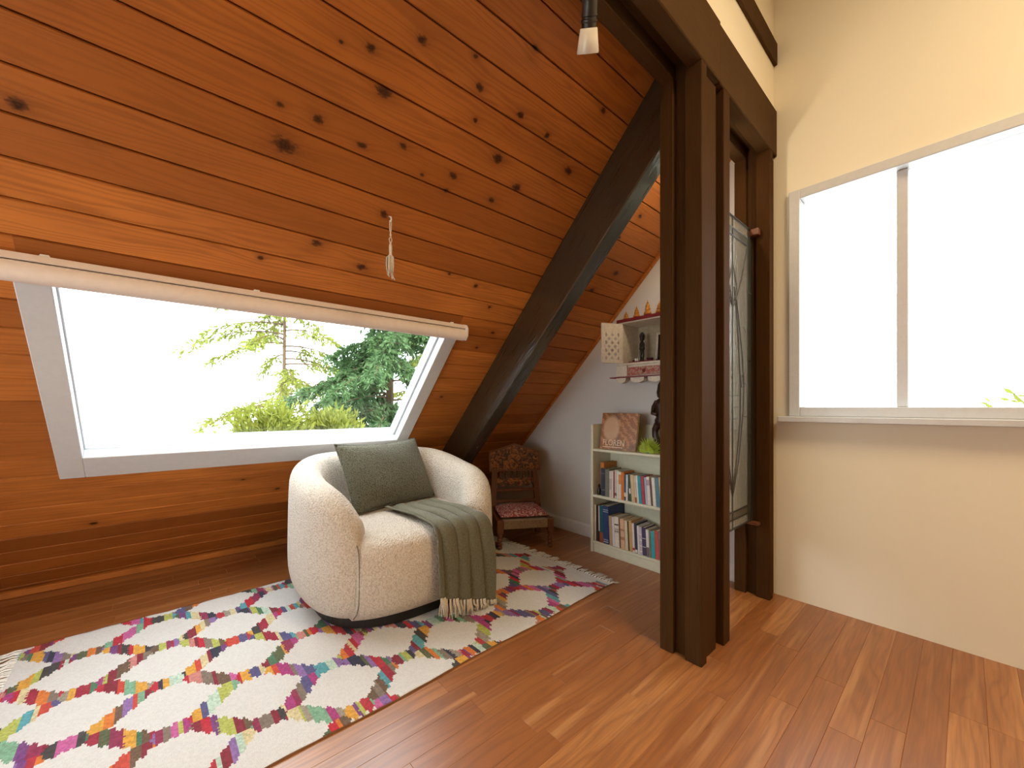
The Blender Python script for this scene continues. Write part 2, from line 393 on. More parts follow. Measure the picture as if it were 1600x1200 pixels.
# ---- floor
floor = struct('floor', 'warm brown wood strip floor')
box('subfloor', -3.75, 3.25, -1.80, 2.75, -0.12, -0.006, M_FLOOR, floor)
PIT = 0.0865
strip_cache = {}
def strip_mesh(w, l):
    key = (round(w, 4), round(l, 3))
    if key not in strip_cache:
        bm = bmesh.new(); c = 0.0009
        pts = [(0, 0), (w, 0), (w, l), (0, l)]
        ins = [(c, c), (w - c, c), (w - c, l - c), (c, l - c)]
        lo = [bm.verts.new((x, y, -0.006)) for x, y in pts]; mid = [bm.verts.new((x, y, -0.0012)) for x, y in pts]; hi = [bm.verts.new((x, y, 0.0)) for x, y in ins]
        for A, B in ((lo, mid), (mid, hi)):
            for i in range(4): bm.faces.new((A[i], A[(i + 1) % 4], B[(i + 1) % 4], B[i]))
        bm.faces.new(hi)
        me = bpy.data.meshes.new('floor_strip'); bmesh.ops.recalc_face_normals(bm, faces=bm.faces); bm.to_mesh(me); bm.free(); me.materials.append(M_FLOOR)
        strip_cache[key] = me
    return strip_cache[key]
LEN = [0.45, 0.6, 0.75, 0.9, 1.1]
rs = random.Random(5)
far_bm = bmesh.new()
x = -0.82 - 32 * PIT; col = 0
FIX = {32: 1.28, 34: 1.51, 31: 0.93, 30: 0.9, 29: 1.14}
while x < 3.15:
    inview = x < 0.45
    if inview:
        y = -1.05 - rs.random() * 0.2
        joints = []
        yy = FIX.get(col, y + 2.0)
        while yy > -1.05: joints.append(yy); yy -= rs.choice(LEN)
        yy = FIX.get(col, y + 2.0) + rs.choice(LEN)
        while yy < GY: joints.append(yy); yy += rs.choice(LEN)
        joints = sorted(set(round(j, 3) for j in joints))
        ends = [j for j in joints if j < GY - 0.12] + [GY]
        for a, b in zip(ends[:-1], ends[1:]):
            o = bpy.data.objects.new('floor_strip', strip_mesh(PIT, round(b - a, 3))); o.location = (x, a, 0); link(o, floor)
        add_box(far_bm, x, x + PIT, -1.75, ends[0], -0.006, 0.0)
    else:
        add_box(far_bm, x, x + PIT, -1.75, -1.3, -0.006, 0.0); add_box(far_bm, x, x + PIT, -1.298, 0.2, -0.006, 0.0); add_box(far_bm, x, x + PIT, 0.202, GY, -0.006, 0.0)
    x += PIT; col += 1
tag(bm_obj('floor_strips_beyond', far_bm, M_FLOOR, floor), kind='stuff')

# ---- sloped ceiling; local x = up the slope, y = along the room, z = outwards
ceil = struct('ceiling', 'sloped cedar plank ceiling with dark knots', (FX, 0, 0), (0, R(-45), 0))
PW = 0.1195; S0 = 0.0815; STOP = 3.80
WS0, WS1, WY0, WY1 = 1.05, 2.13, -0.36, 1.305        # skylight opening
def plank(s0, s1, y0, y1):
    c = 0.0045; t = 0.02; g = 0.0014
    P = [(s0 + g, t), (s0 + g, c * 1.5), (s0 + c, 0.0), (s1 - c, 0.0), (s1 - g, c * 1.5), (s1 - g, t)]
    prism('ceiling_plank', P, 'y', y0, y1, cedar(s0, s1, y0, y1), ceil)
edges = [0.0] + [S0 + PW * k for k in range(0, 40) if S0 + PW * k < STOP - 0.02] + [STOP]
for s0, s1 in zip(edges[:-1], edges[1:]):
    if s1 <= WS0 + 1e-4 or s0 >= WS1 - 1e-4: plank(s0, s1, -1.75, GY)
    else:
        if s0 < WS0 - 0.004: plank(s0, WS0, WY0, WY1)
        if s1 > WS1 + 0.004: plank(WS1, s1, WY0, WY1)
        plank(s0, s1, WY1, GY); plank(s0, s1, -1.75, WY0)
roof = boxes('roof_deck', [(-0.15, WS0, -1.85, 2.75, 0.021, 0.2), (WS1, 3.82, -1.85, 2.75, 0.021, 0.2), (WS0, WS1, -1.85, WY0, 0.021, 0.2), (WS0, WS1, WY1, 2.75, 0.021, 0.2)], M_BEAM, ceil)

# ---- rafters
def rafter(name, y0, y1, label):
    o = struct(name, label, (FX, 0, 0), (0, R(-45), 0))
    d = 0.255
    prism('beam', [(0.0, -0.0005), (d, -d), (3.462, -d), (3.7165, -0.0005)], 'y', y0, y1, M_RAFTER, o, 0.006)
    return o
rafter('trim_1', 1.69, 1.80, 'dark glossy sloped rafter beam')
# ---- slope/gable edge strip
e = struct('trim_2', 'thin cedar strip where the sloped ceiling meets the white wall', (FX, 0, 0), (0, R(-45), 0))
box('edge_strip', 0.03, 3.72, GY - 0.022, GY, -0.018, 0.0, M_CEDAR, e, 0.002)

# ---- gable wall behind, with a window in the main room
wb = struct('wall_back', 'white painted gable wall')
prism('gable_panel', [(-3.62, 0.0), (-0.8, 0.0), (-0.8, 2.85)], 'y', GY, GY + 0.14, M_WALL, wb)
W2 = (-0.64, 0.24, 1.0, 2.22)
boxes('main_panel', [(-0.8, W2[0], GY, GY + 0.14, 0, 3.5), (W2[1], 3.25, GY, GY + 0.14, 0, 3.5), (W2[0], W2[1], GY, GY + 0.14, 0, W2[2]), (W2[0], W2[1], GY, GY + 0.14, W2[3], 3.5)], M_CREAM, wb)
def rect_window(name, label, axis, pos, a0, a1, z0, z1, inward):
    w = struct(name, label); f = 0.05
    def B(nm, a, b, c, d, t0, t1, mat, par):
        if axis == 'y': return box(nm, a, b, pos + min(t0, t1), pos + max(t0, t1), c, d, mat, par, 0.003 if mat is not M_GLASS else 0)
        return box(nm, pos + min(t0, t1), pos + max(t0, t1), a, b, c, d, mat, par, 0.003 if mat is not M_GLASS else 0)
    i = inward
    for (a, b, c, d) in ((a0, a0 + f, z0, z1), (a1 - f, a1, z0, z1), (a0 + f, a1 - f, z0, z0 + f), (a0 + f, a1 - f, z1 - f, z1)):
        B('window_frame', a, b, c, d, 0.02 * i, -0.10 * i, M_ALU, w)
    m = (a0 + a1) / 2
    B('mullion', m - 0.02, m + 0.02, z0 + f, z1 - f, -0.03 * i, -0.08 * i, M_ALU, w)
    B('window_pane', a0 + f, m - 0.02, z0 + f, z1 - f, -0.05 * i, -0.056 * i, M_GLASS, w)
    B('window_pane', m + 0.02, a1 - f, z0 + f, z1 - f, -0.05 * i, -0.056 * i, M_GLASS, w)
    B('window_sill', a0 - 0.04, a1 + 0.04, z0 - 0.03, z0, 0.07 * i, 0.0, M_ALU, w)
    return w
rect_window('window_2', 'white framed window in the cream wall beyond the posts', 'y', GY, *W2, -1)
bb = struct('baseboard_back', 'white baseboard along the gable wall')
prism('baseboard', [(GY, 0), (GY - 0.014, 0), (GY - 0.014, 0.085), (GY - 0.006, 0.1), (GY, 0.1)], 'x', -3.40, -0.9, M_TRIMW, bb)
bl = struct('baseboard_left', 'thin wooden base strip along the foot of the sloped ceiling')
prism('baseboard', [(-3.50, 0), (-3.44, 0), (-3.44, 0.035), (-3.465, 0.04)], 'y', -1.75, 1.69, M_CEDAR, bl, 0.003)

# ---- the rest of the room, outside the frame
box_w = struct('wall_right', 'cream wall of the main room')
box('wall_panel', 3.15, 3.29, -1.85, 2.72, 0, 3.5, M_CREAM, box_w)
wf = struct('wall_front', 'cream wall behind the viewer')
W4 = (-1.9, -0.3, 0.4, 1.5)
boxes('wall_panel', [(-3.7, W4[0], -1.89, -1.75, 0, 3.5), (W4[1], 3.29, -1.89, -1.75, 0, 3.5), (W4[0], W4[1], -1.89, -1.75, 0, W4[2]), (W4[0], W4[1], -1.89, -1.75, W4[3], 3.5)], M_CREAM, wf)
rect_window('window_3', 'white window behind the viewer', 'y', -1.75, *W4, 1)
cm = struct('ceiling_main', 'flat cream ceiling of the main room')
box('ceiling_panel', -0.9, 3.29, -1.89, 2.72, 3.45, 3.6, M_CREAM, cm)

# ---- header beam, infill and upper trim along the loft edge
hb = struct('trim_3', 'dark brown built-up header beam over the posts')
box('outer_board', -0.762, -0.697, -1.75, 1.80, 2.452, 2.712, M_BEAM, hb, 0.004)
box('outer_board', -0.762, -0.700, 1.802, GY, 2.452, 2.708, M_BEAM, hb, 0.004)
box('inner_board', -0.880, -0.822, -1.75, GY, 2.452, 2.66, M_BEAM, hb, 0.004)
box('core_board', -0.822, -0.762, -1.75, GY, 2.515, 2.70, M_BEAM, hb)
wu = struct('wall_upper', 'cream infill wall above the header beam')
box('infill_panel', -0.80, -0.715, -1.75, GY, 2.70, 3.45, M_CREAM, wu)
tu = struct('trim_4', 'dark brown board high on the cream infill wall')
box('upper_board', -0.716, -0.697, -1.75, GY, 2.965, 3.085, M_BEAM, tu, 0.003)

# ---- built-up posts
def post(name, label, y0, y1, end=False):
    p = struct(name, label)
    T = 2.452
    box('corner_batten', -0.770, -0.700, y0, y0 + 0.048, 0, T, M_POST, p, 0.003)
    box('side_batten', -0.880, -0.820, y0, y0 + 0.075, 0, T, M_POST, p, 0.003)
    box('core', -0.845, -0.742, y0 + 0.028, y1 - 0.02, 0, 2.515, M_POST, p)
    if not end:
        box('face_board', -0.742, -0.716, y0 + 0.048, y0 + 0.178, 0, 2.44, M_POST, p, 0.003)
        box('corner_batten', -0.770, -0.700, y1 - 0.066, y1, 0, T, M_POST, p, 0.003)
    else:
        box('face_board', -0.742, -0.716, y0 + 0.048, y1, 0, 2.44, M_POST, p, 0.003)
    return p
post('trim_5', 'tall dark brown built-up wooden post standing on the floor', 1.620, 1.908)
post('trim_6', 'dark brown wooden post against the gable wall beyond the leaded glass', 2.462, GY, True)

# ---- skylight in the slope
w1 = struct('window_1', 'wide white framed skylight in the plank slope', (FX, 0, 0), (0, R(-45), 0))
def wbox(nm, a, mat, bev=0.003): return box(nm, *a, mat, w1, bev)
wbox('window_frame', (WS0 - 0.03, WS1 + 0.01, WY1 - 0.066, WY1 + 0.018, -0.014, 0.04), M_ALU)
wbox('window_frame', (WS0 - 0.03, WS1 + 0.01, WY0 - 0.018, WY0 + 0.066, -0.014, 0.04), M_ALU)
wbox('window_frame', (WS0 - 0.03, WS0 + 0.115, WY0 + 0.066, WY1 - 0.066, -0.014, 0.04), M_ALU)
wbox('window_frame', (WS1 - 0.05, WS1 + 0.01, WY0 + 0.066, WY1 - 0.066, -0.014, 0.04), M_ALU)
for a in ((WS0, WS0 + 0.02, WY0, WY1, 0.04, 0.2), (WS1 - 0.02, WS1, WY0, WY1, 0.04, 0.2), (WS0 + 0.02, WS1 - 0.02, WY0, WY0 + 0.02, 0.04, 0.2), (WS0 + 0.02, WS1 - 0.02, WY1 - 0.02, WY1, 0.04, 0.2)):
    wbox('reveal', a, M_ALU)
for a in ((WS0 + 0.02, WS0 + 0.10, WY0 + 0.02, WY1 - 0.02), (WS1 - 0.07, WS1 - 0.02, WY0 + 0.02, WY1 - 0.02), (WS0 + 0.10, WS1 - 0.07, WY0 + 0.02, WY0 + 0.07), (WS0 + 0.10, WS1 - 0.07, WY1 - 0.07, WY1 - 0.02)):
    wbox('sash', (*a, 0.055, 0.085), M_ALU)
wbox('window_pane', (WS0 + 0.10, WS1 - 0.07, WY0 + 0.07, WY1 - 0.07, 0.066, 0.072), M_GLASS, 0)

# ---- outside
box('ground_slab', -17, 12, -13, 16, -1.1, -0.8, M_PALE_GROUND).name = 'ground'
tag(bpy.data.objects['ground'], 'unseen ground outside the windows, made pale to bounce light indoors', kind='structure')
def leaf_mat(name, a, b):
    t = NT(name); o = t.obj(); f = t.noise(o, 3.0, 3); g = t.noise(o, 40, 2)
    c = t.mix(f, a, b); c = t.mix(t.math('MULTIPLY', g, 0.4), c, [v * 1.5 for v in b])
    t.set(c, 0.7, 0.2)
    tl = t.n('ShaderNodeBsdfTranslucent'); t.put(tl.inputs[0], c); m = t.n('ShaderNodeMixShader'); m.inputs[0].default_value = 0.35
    t.t.links.new(t.p.outputs[0], m.inputs[1]); t.t.links.new(tl.outputs[0], m.inputs[2]); t.t.links.new(m.outputs[0], t.out.inputs[0]); return t.m
M_LEAF_D = leaf_mat('conifer_green', (0.035, 0.085, 0.045), (0.085, 0.15, 0.05))
M_LEAF_Y = leaf_mat('sunlit_green', (0.10, 0.15, 0.02), (0.21, 0.22, 0.035))
M_BARK = stained('bark', (0.08, 0.05, 0.03), (0.16, 0.11, 0.07), 0.9, 0.1)
def leaf_mesh(name, P, D, L, Wd, mat, parent):
    """P (n,3) roots, D (n,3) directions, L lengths, Wd widths -> folded diamond leaves"""
    n = len(P); D = D / np.linalg.norm(D, axis=1, keepdims=True)
    a = rng.normal(size=(n, 3)); sd = np.cross(D, a); sd /= np.linalg.norm(sd, axis=1, keepdims=True); up = np.cross(sd, D)
    m = P + D * (L * 0.45)[:, None] + up * (Wd * 0.25)[:, None]
    V = np.empty((n, 4, 3)); V[:, 0] = P; V[:, 1] = m + sd * Wd[:, None] * 0.5; V[:, 2] = P + D * L[:, None]; V[:, 3] = m - sd * Wd[:, None] * 0.5
    me = bpy.data.meshes.new(name); me.vertices.add(n * 4); me.vertices.foreach_set('co', V.reshape(-1))
    me.loops.add(n * 4); me.loops.foreach_set('vertex_index', np.arange(n * 4)); me.polygons.add(n); me.polygons.foreach_set('loop_start', np.arange(n) * 4)
    me.update(calc_edges=True); me.materials.append(mat)
    o = bpy.data.objects.new(name, me); link(o, parent); o['kind'] = 'stuff'; return o
def conifer(name, label, loc, hgt, zlo, zhi, rad, nb, mat, dens, az=None, leafL=0.10, tr=0.14, lw=1.0):
    t = thing(name, label, 'tree', loc); bm = bmesh.new()
    add_tube(bm, [(0, 0, 0), (0.03, 0.02, hgt * 0.5), (0, 0, hgt)], [tr, tr * 0.7, 0.02], 8); bm_obj('trunk', bm, M_BARK, t, True)
    bb_ = bmesh.new(); PP = []; DD = []
    for i in range(nb):
        z0 = zlo + (zhi - zlo) * (i + rng.random()) / nb; a = rng.uniform(*(az or (0, 2 * math.pi)))
        L = rad * (1 - 0.5 * (z0 - zlo) / (zhi - zlo)) * rng.uniform(0.55, 1.1)
        d = np.array([math.cos(a), math.sin(a), 0]); pts = []
        for k in range(9):
            u = k / 8; pts.append(d * L * u + np.array([0, 0, z0 + 0.16 * L * u - 0.42 * L * u * u]))
        add_tube(bb_, pts, [0.022 * (1 - 0.85 * k / 8) for k in range(9)], 5)
        side = np.array([-d[1], d[0], 0])
        for k in range(2, 9):
            for q in range(dens):
                u = (k + rng.random()) / 9; c = d * L * u + np.array([0, 0, z0 + 0.16 * L * u - 0.42 * L * u * u])
                sgn = rng.choice([-1, 1]); tw = d * rng.uniform(0.3, 1) + side * sgn * rng.uniform(0.2, 1.0) + np.array([0, 0, rng.uniform(-0.75, 0.0)])
                tl = 0.34 * rng.uniform(0.4, 1.0)
                for j in range(9):
                    v = j / 9; p = c + tw * tl * v + np.array([0, 0, -0.10 * v * v]); PP.append(p)
                    DD.append(tw * 0.8 + rng.normal(size=3) * 0.55 + np.array([0, 0, -0.35]))
    bm_obj('branches', bb_, M_BARK, t, True)
    PP = np.array(PP); DD = np.array(DD); n = len(PP)
    leaf_mesh('foliage', PP, DD, rng.uniform(0.6, 1.2, n) * leafL, rng.uniform(0.012, 0.026, n) * lw, mat, t); return t
conifer('conifer_tree', 'dense dark green conifer filling the right half of the skylight', (-7.6, 3.35, -0.8), 7.5, 1.0, 4.4, 2.15, 74, M_LEAF_D, 11, None, 0.11, 0.09, 1.8)
conifer('conifer_tree', 'sparse yellow green branches far behind the skylight on the left', (-11.25, 2.2, -0.8), 8.0, 1.2, 6.0, 2.4, 44, M_LEAF_Y, 3, None, 0.16, 0.05, 2.2)
conifer('conifer_tree', 'yellow green conifer top behind the dark conifer', (-10.4, 6.0, -0.8), 8.5, 2.0, 6.6, 2.4, 50, M_LEAF_Y, 7, None, 0.14, 0.06, 2.2)
def bush(name, label, loc, rx, ry, rz, n, mat):
    t = thing(name, label, 'shrub', loc); bm = bmesh.new()
    for k in range(7):
        a = 2 * math.pi * k / 7; add_tube(bm, [(0, 0, 0), (rx * .3 * math.cos(a), ry * .3 * math.sin(a), rz * .8), (rx * .6 * math.cos(a), ry * .6 * math.sin(a), rz * 1.5)], [0.02, 0.014, 0.004], 5)
    bm_obj('stems', bm, M_BARK, t, True)
    v = rng.normal(size=(n, 3)); v /= np.linalg.norm(v, axis=1, keepdims=True); r = rng.uniform(0.45, 1.0, n) ** 0.5
    lump = 1 + 0.22 * np.sin(v[:, 0] * 7 + v[:, 2] * 5) * np.cos(v[:, 1] * 6)
    P = v * (r * lump)[:, None] * np.array([rx, ry, rz]) + np.array([0, 0, rz])
    D = v + rng.normal(size=(n, 3)) * 0.5 + np.array([0, 0, 0.2])
    leaf_mesh('foliage', P, D, rng.uniform(0.06, 0.14, n), rng.uniform(0.02, 0.045, n), mat, t); return t
bush('shrub', 'bright green shrub at the lower left of the skylight', (-5.75, 1.02, -0.8), 0.5, 0.55, 0.92, 9000, M_LEAF_Y)
bush('shrub', 'low rounded green shrub at the middle of the skylight', (-5.95, 1.78, -0.8), 0.45, 0.5, 0.88, 9000, M_LEAF_Y)
bush('shrub', 'green shrub beneath the dark conifer', (-7.2, 3.4, -0.8), 0.9, 0.8, 0.95, 8000, M_LEAF_D)
bush('shrub', 'tall green shrub outside the window beyond the posts', (1.6, 6.4, -0.8), 1.3, 0.9, 1.3, 9000, M_LEAF_Y)

# ================================================================== THINGS
# ---- roller blind over the skylight
bt = thing('roller_blind', 'rolled up white blind along the top of the skylight', 'blind', (-1.986, 0, 1.5))
BY0, BY1 = -0.42, 1.345
bm = bmesh.new(); sec = []
for k in range(20):
    a = 2 * math.pi * k / 20; sec.append((0.0345 * math.cos(a), 0.0345 * math.sin(a)))
A = [bm.verts.new((p[0], BY0, p[1])) for p in sec]; B = [bm.verts.new((p[0], BY1 - 0.02, p[1])) for p in sec]
for k in range(20): bm.faces.new((A[k], A[(k + 1) % 20], B[(k + 1) % 20], B[k]))
bm.faces.new(A); bm.faces.new(B[::-1])
M_BLIND = plain('blind_fabric', (0.80, 0.70, 0.63), 0.7, 0.3, var=0.03)
for v in bm.verts: v.co.x += 0.022; v.co.z -= 0.022
bm_obj('fabric_roll', bm, M_BLIND, bt, True, None, 50)
prism('cassette', [(-0.024, 0.020), (0.0, 0.044), (0.038, 0.034), (0.050, 0.012), (0.042, 0.010), (0.034, 0.026), (0.002, 0.036), (-0.018, 0.016)], 'y', BY0 - 0.005, BY1, M_BLIND, bt)
prism('end_cap', [(-0.026, 0.02), (0.002, 0.046), (0.04, 0.034), (0.054, 0.008), (0.05, -0.03), (0.03, -0.056), (0.004, -0.05)], 'y', BY1 - 0.02, BY1, M_TRIMW, bt, 0.004)
prism('end_cap', [(-0.026, 0.02), (0.002, 0.046), (0.04, 0.034), (0.054, 0.008), (0.05, -0.03), (0.03, -0.056), (0.004, -0.05)], 'y', BY0 - 0.02, BY0, M_TRIMW, bt, 0.004)
for yy in (1.25, 0.285, -0.3): box('bracket', -0.004, 0.022, yy - 0.012, yy + 0.012, 0.034, 0.056, M_TRIMW, bt, 0.003)

# ---- string tassel hanging from the ceiling
tt = thing('string_tassel', 'white knotted string tassel hanging from a hook in the plank ceiling', 'tassel', (-1.622, 0.722, 1.858))
tube('hook', [(-0.012, 0, 0.012), (0.004, 0, 0.004), (0.008, 0, -0.008), (0.0, 0, -0.014)], 0.0035, M_TRIMW, tt, 6)
M_STRING = woven('white_string', (0.82, 0.76, 0.68), (0.62, 0.55, 0.47), 300, 300)
bm = bmesh.new()
add_tube(bm, [(0, 0.004, -0.01), (0, 0.003, -0.05), (0, -0.002, -0.072), (0, 0.006, -0.09), (0, 0.001, -0.112), (0, 0.004, -0.15)], 0.0024, 5)
add_tube(bm, [(0, -0.004, -0.01), (0, -0.003, -0.05), (0, 0.003, -0.072), (0, -0.006, -0.09), (0, 0.0, -0.112), (0, -0.003, -0.15)], 0.0024, 5)
bm_obj('string_loop', bm, M_STRING, tt, True)
lathe('knot', [(0.003, -0.108), (0.006, -0.115), (0.007, -0.13), (0.006, -0.15), (0.009, -0.165)][::-1], M_STRING, tt, 10)
bm = bmesh.new(); r2 = random.Random(3)
for k in range(34):
    a = r2.random() * 6.283; rr = 0.004 + 0.013 * r2.random(); L = 0.05 + 0.045 * r2.random()
    add_tube(bm, [(0, 0, -0.152), (rr * math.cos(a), rr * math.sin(a), -0.168), (rr * 1.05 * math.cos(a), rr * 1.05 * math.sin(a), -0.165 - L * 0.6), (rr * 0.9 * math.cos(a) + r2.uniform(-.004, .004), rr * 0.9 * math.sin(a), -0.165 - L)], [0.002, 0.0022, 0.002, 0.001], 4)
add_tube(bm, [(0, 0, -0.16), (0.0, 0.002, -0.21), (0.004, 0.010, -0.25), (0.006, 0.016, -0.262)], 0.0024, 5)
tag(bm_obj('strands', bm, M_STRING, tt, True), kind='stuff')

# ---- spot lamps under the header
tb = NT('warm_bulb'); tb.set((1, 0.85, 0.6), 0.4); tb.put(tb.p.inputs['Emission Color'], (1, 0.72, 0.36)); tb.put(tb.p.inputs['Emission Strength'], 3.0)
def spot_lamp(label, base, shade_top, axis, power):
    lt = thing('spot_lamp', label, 'lamp', base, 0, 'spot lamps under the header')
    lathe('mounting_plate', [(0.028, -0.014), (0.0295, -0.010), (0.0295, 0.0)], M_BLACKM, lt, 20)
    ax = Vector(axis).normalized(); rot = Vector((0, 0, -1)).rotation_difference(ax).to_matrix().to_4x4()
    top_ = Vector(shade_top) - ax * 0.145 - Vector(base)
    tube('stem', [(0, 0, -0.01), (0.0, 0, -0.07), (top_ + ax * 0.02) * 0.5 + Vector((0, 0, -0.05)), top_ + ax * 0.06], 0.008, M_BLACKM, lt, 10)
    mt = Matrix.Translation(top_) @ rot
    def lpart(name, prof, mat, parent=lt, cap=True):
        bm = bmesh.new(); add_lathe(bm, prof, 24, 1, 1, (0, 0, 0), cap, mt); return bm_obj(name, bm, mat, parent, True, None, 40)
    body = lpart('lamp_body', [(0.004, -0.055), (0.014, -0.058), (0.020, -0.068), (0.0225, -0.082), (0.023, -0.112)], M_BLACKM)
    lpart('ring', [(0.0245, -0.112), (0.0245, -0.117), (0.022, -0.119), (0.022, -0.123), (0.0245, -0.125), (0.0245, -0.130), (0.022, -0.132), (0.022, -0.146)], M_BLACKM, body)
    lpart('glass_shade', [(0.018, -0.144), (0.0255, -0.143), (0.027, -0.146), (0.0345, -0.198), (0.0335, -0.202), (0.031, -0.200), (0.024, -0.150)], M_SHADE, lt, False)
    lpart('bulb', [(0.006, -0.146), (0.013, -0.152), (0.015, -0.164), (0.012, -0.176), (0.004, -0.182)], tb.m)
    if power:
        l = bpy.data.lights.new('lamp_light', 'POINT'); l.energy = power; l.color = (1.0, 0.80, 0.56); l.shadow_soft_size = 0.022
        o = bpy.data.objects.new('lamp_light', l); link(o, lt); o.location = top_ + ax * 0.235
    return lt
spot_lamp('black spot lamp with frosted glass shade hanging under the header beam', (-0.792, 0.93, 2.515), (-0.764, 0.978, 2.213), (-0.46, 0.50, -0.735), 0)
spot_lamp('second frosted spot lamp hidden behind the tall post, aimed at the bookcase', (-0.792, 2.03, 2.515), (-0.815, 2.03, 2.30), (-0.62, 0.25, -0.74), 4.2)

# ---- rug
RUG = thing('kilim_rug', 'cream woven rug with hexagons outlined in multicoloured stripes', 'rug', (-1.38, 1.985, 0), R(1.6))
RW, RL = 1.355, 2.42
du, dv = 0.0076, 0.0062
nu, nv = int(RW / du), int(RL / dv)
PAL = np.array([(0.50,.03,.06),(0.36,.02,.06),(0.62,.07,.05),(0.72,.20,.04),(0.75,.38,.06),(0.42,.05,.22),(0.60,.13,.36),(0.20,.06,.24),(0.10,.10,.26),(0.03,.04,.08),(0.05,.05,.06),(0.07,.20,.12),(0.22,.45,.30),(0.10,.38,.45),(0.55,.72,.60),(0.72,.62,.36),(0.16,.10,.07),(0.24,.19,.16),(0.36,.32,.26),(0.10,.13,.07),(0.62,.24,.22),(0.25,.02,.05),(0.28,.16,.42),(0.48,.52,.12),(0.55,.02,.05),(0.30,.03,.10)])
uc = -RW + (np.arange(nu) + 0.5) * RW / nu; vc = -RL + (np.arange(nv) + 0.5) * RL / nv
UU, VV = np.meshgrid(uc, vc, indexing='ij')
cen = []
for i in range(-6, 4):
    for j in range(-5, 6):
        cen.append((-0.198 + 0.31 * i, -0.995 + 0.485 * j)); cen.append((-0.198 + 0.155 + 0.31 * i, -0.995 + 0.2425 + 0.485 * j))
cen = np.array(cen)
jit = np.broadcast_to((((np.arange(nv) // 2) % 2) * 2 - 1)[None, :] * 0.0035, (nu, nv)) + rng.uniform(-0.0012, 0.0012, (nu, nv)) 
colr = np.zeros((nu, nv, 3)); inside = np.zeros((nu, nv), bool)
d1 = np.full((nu, nv), 9.0); d2 = np.full((nu, nv), 9.0); i1 = np.zeros((nu, nv), int); i2 = np.zeros((nu, nv), int)
for k, (cu, cv) in enumerate(cen):
    if cu < -RW - .3 or cu > .3 or cv < -RL - .3 or cv > .3: continue
    a = np.abs(UU - cu); b = np.abs(VV - cv)
    m = np.maximum(a / 0.119, (a * (0.105 / 0.119) + b * 1.0) / 0.147)      # hexagon gauge, 1 on the outline
    better = m < d1
    d2 = np.where(better, d1, np.minimum(d2, m)); i2 = np.where(better, i1, np.where(m < d2 + 1e-12, k, i2))
    d1 = np.where(better, m, d1); i1 = np.where(better, k, i1)
inside = d1 + jit * 9 < 1.0
# stripes run across (weft): a different stack of stripes for each band between two hexagons
tab = {}
def stripes(key):
    if key not in tab:
        r_ = random.Random(key * 7919 + 13); e_ = []; y_ = -RL - 0.05
        last = -1
        while y_ < 0.05:
            y_ += r_.choice([0.014, 0.02, 0.026, 0.032, 0.04]); c_ = r_.randrange(len(PAL))
            while c_ == last: c_ = r_.randrange(len(PAL))
            last = c_; e_.append((y_, c_))
        tab[key] = (np.array([q[0] for q in e_]), np.array([q[1] for q in e_]))
    return tab[key]
pair = np.minimum(i1, i2) * 1000 + np.maximum(i1, i2)
for key in np.unique(pair[~inside]):
    mk = (pair == key) & ~inside; e_, c_ = stripes(int(key)); idx = np.clip(np.searchsorted(e_, VV[mk] + jit[mk] * 0.5), 0, len(c_) - 1)
    colr[mk] = PAL[c_[idx]] * rng.uniform(0.70, 1.02, (mk.sum(), 1))
colr[inside] = np.array((0.68, 0.668, 0.65)) * rng.uniform(0.95, 1.04, (inside.sum(), 1))
end = VV > -0.035
colr[end] = np.array((0.72, 0.71, 0.69))
ug = np.linspace(-RW, 0, nu + 1); vg = np.linspace(-RL, 0, nv + 1)
GU, GV = np.meshgrid(ug, vg, indexing='ij')
wav = 0.0022 * np.sin(GV * 23 + GU * 4) * np.sin(GU * 9 + 1)
GU2 = GU.copy(); GU2[-1, :] += 0.004 * np.sin(vg * 8) ; GU2[0, :] += 0.004 * np.sin(vg * 7 + 1)
top = np.stack([GU2, GV, 0.0065 + np.abs(wav)], -1).reshape(-1, 3)
bot = top.copy(); bot[:, 2] = 0.0008
def vid(i, j): return i * (nv + 1) + j
I, J = np.meshgrid(np.arange(nu), np.arange(nv), indexing='ij'); I = I.ravel(); J = J.ravel()
q = np.stack([vid(I, J), vid(I + 1, J), vid(I + 1, J + 1), vid(I, J + 1)], 1)
nt = len(top); rim = [vid(i, 0) for i in range(nu)] + [vid(nu, j) for j in range(nv)] + [vid(i, nv) for i in range(nu, 0, -1)] + [vid(0, j) for j in range(nv, 0, -1)]
rim = np.array(rim); rn = np.roll(rim, -1)
q2 = np.stack([rim, rim + nt, rn + nt, rn], 1)
allq = np.concatenate([q, q2]).astype(np.int32)
me = bpy.data.meshes.new('woven_field'); vv = np.concatenate([top, bot])
me.vertices.add(len(vv)); me.vertices.foreach_set('co', vv.ravel()); me.loops.add(len(allq) * 4); me.loops.foreach_set('vertex_index', allq.ravel())
me.polygons.add(len(allq)); me.polygons.foreach_set('loop_start', np.arange(len(allq), dtype=np.int32) * 4); me.update(calc_edges=True)
ca = me.color_attributes.new('weave', 'FLOAT_COLOR', 'CORNER')
fc = np.ones((len(allq), 4, 4)); fc[:len(q), :, :3] = colr.reshape(-1, 1, 3); fc[len(q):, :, :3] = np.array((0.22, 0.10, 0.05))
ca.data.foreach_set('color', fc.ravel()); me.materials.append(M_RUG)
link(bpy.data.objects.new('woven_field', me), RUG)
bm = bmesh.new(); r3 = random.Random(11)
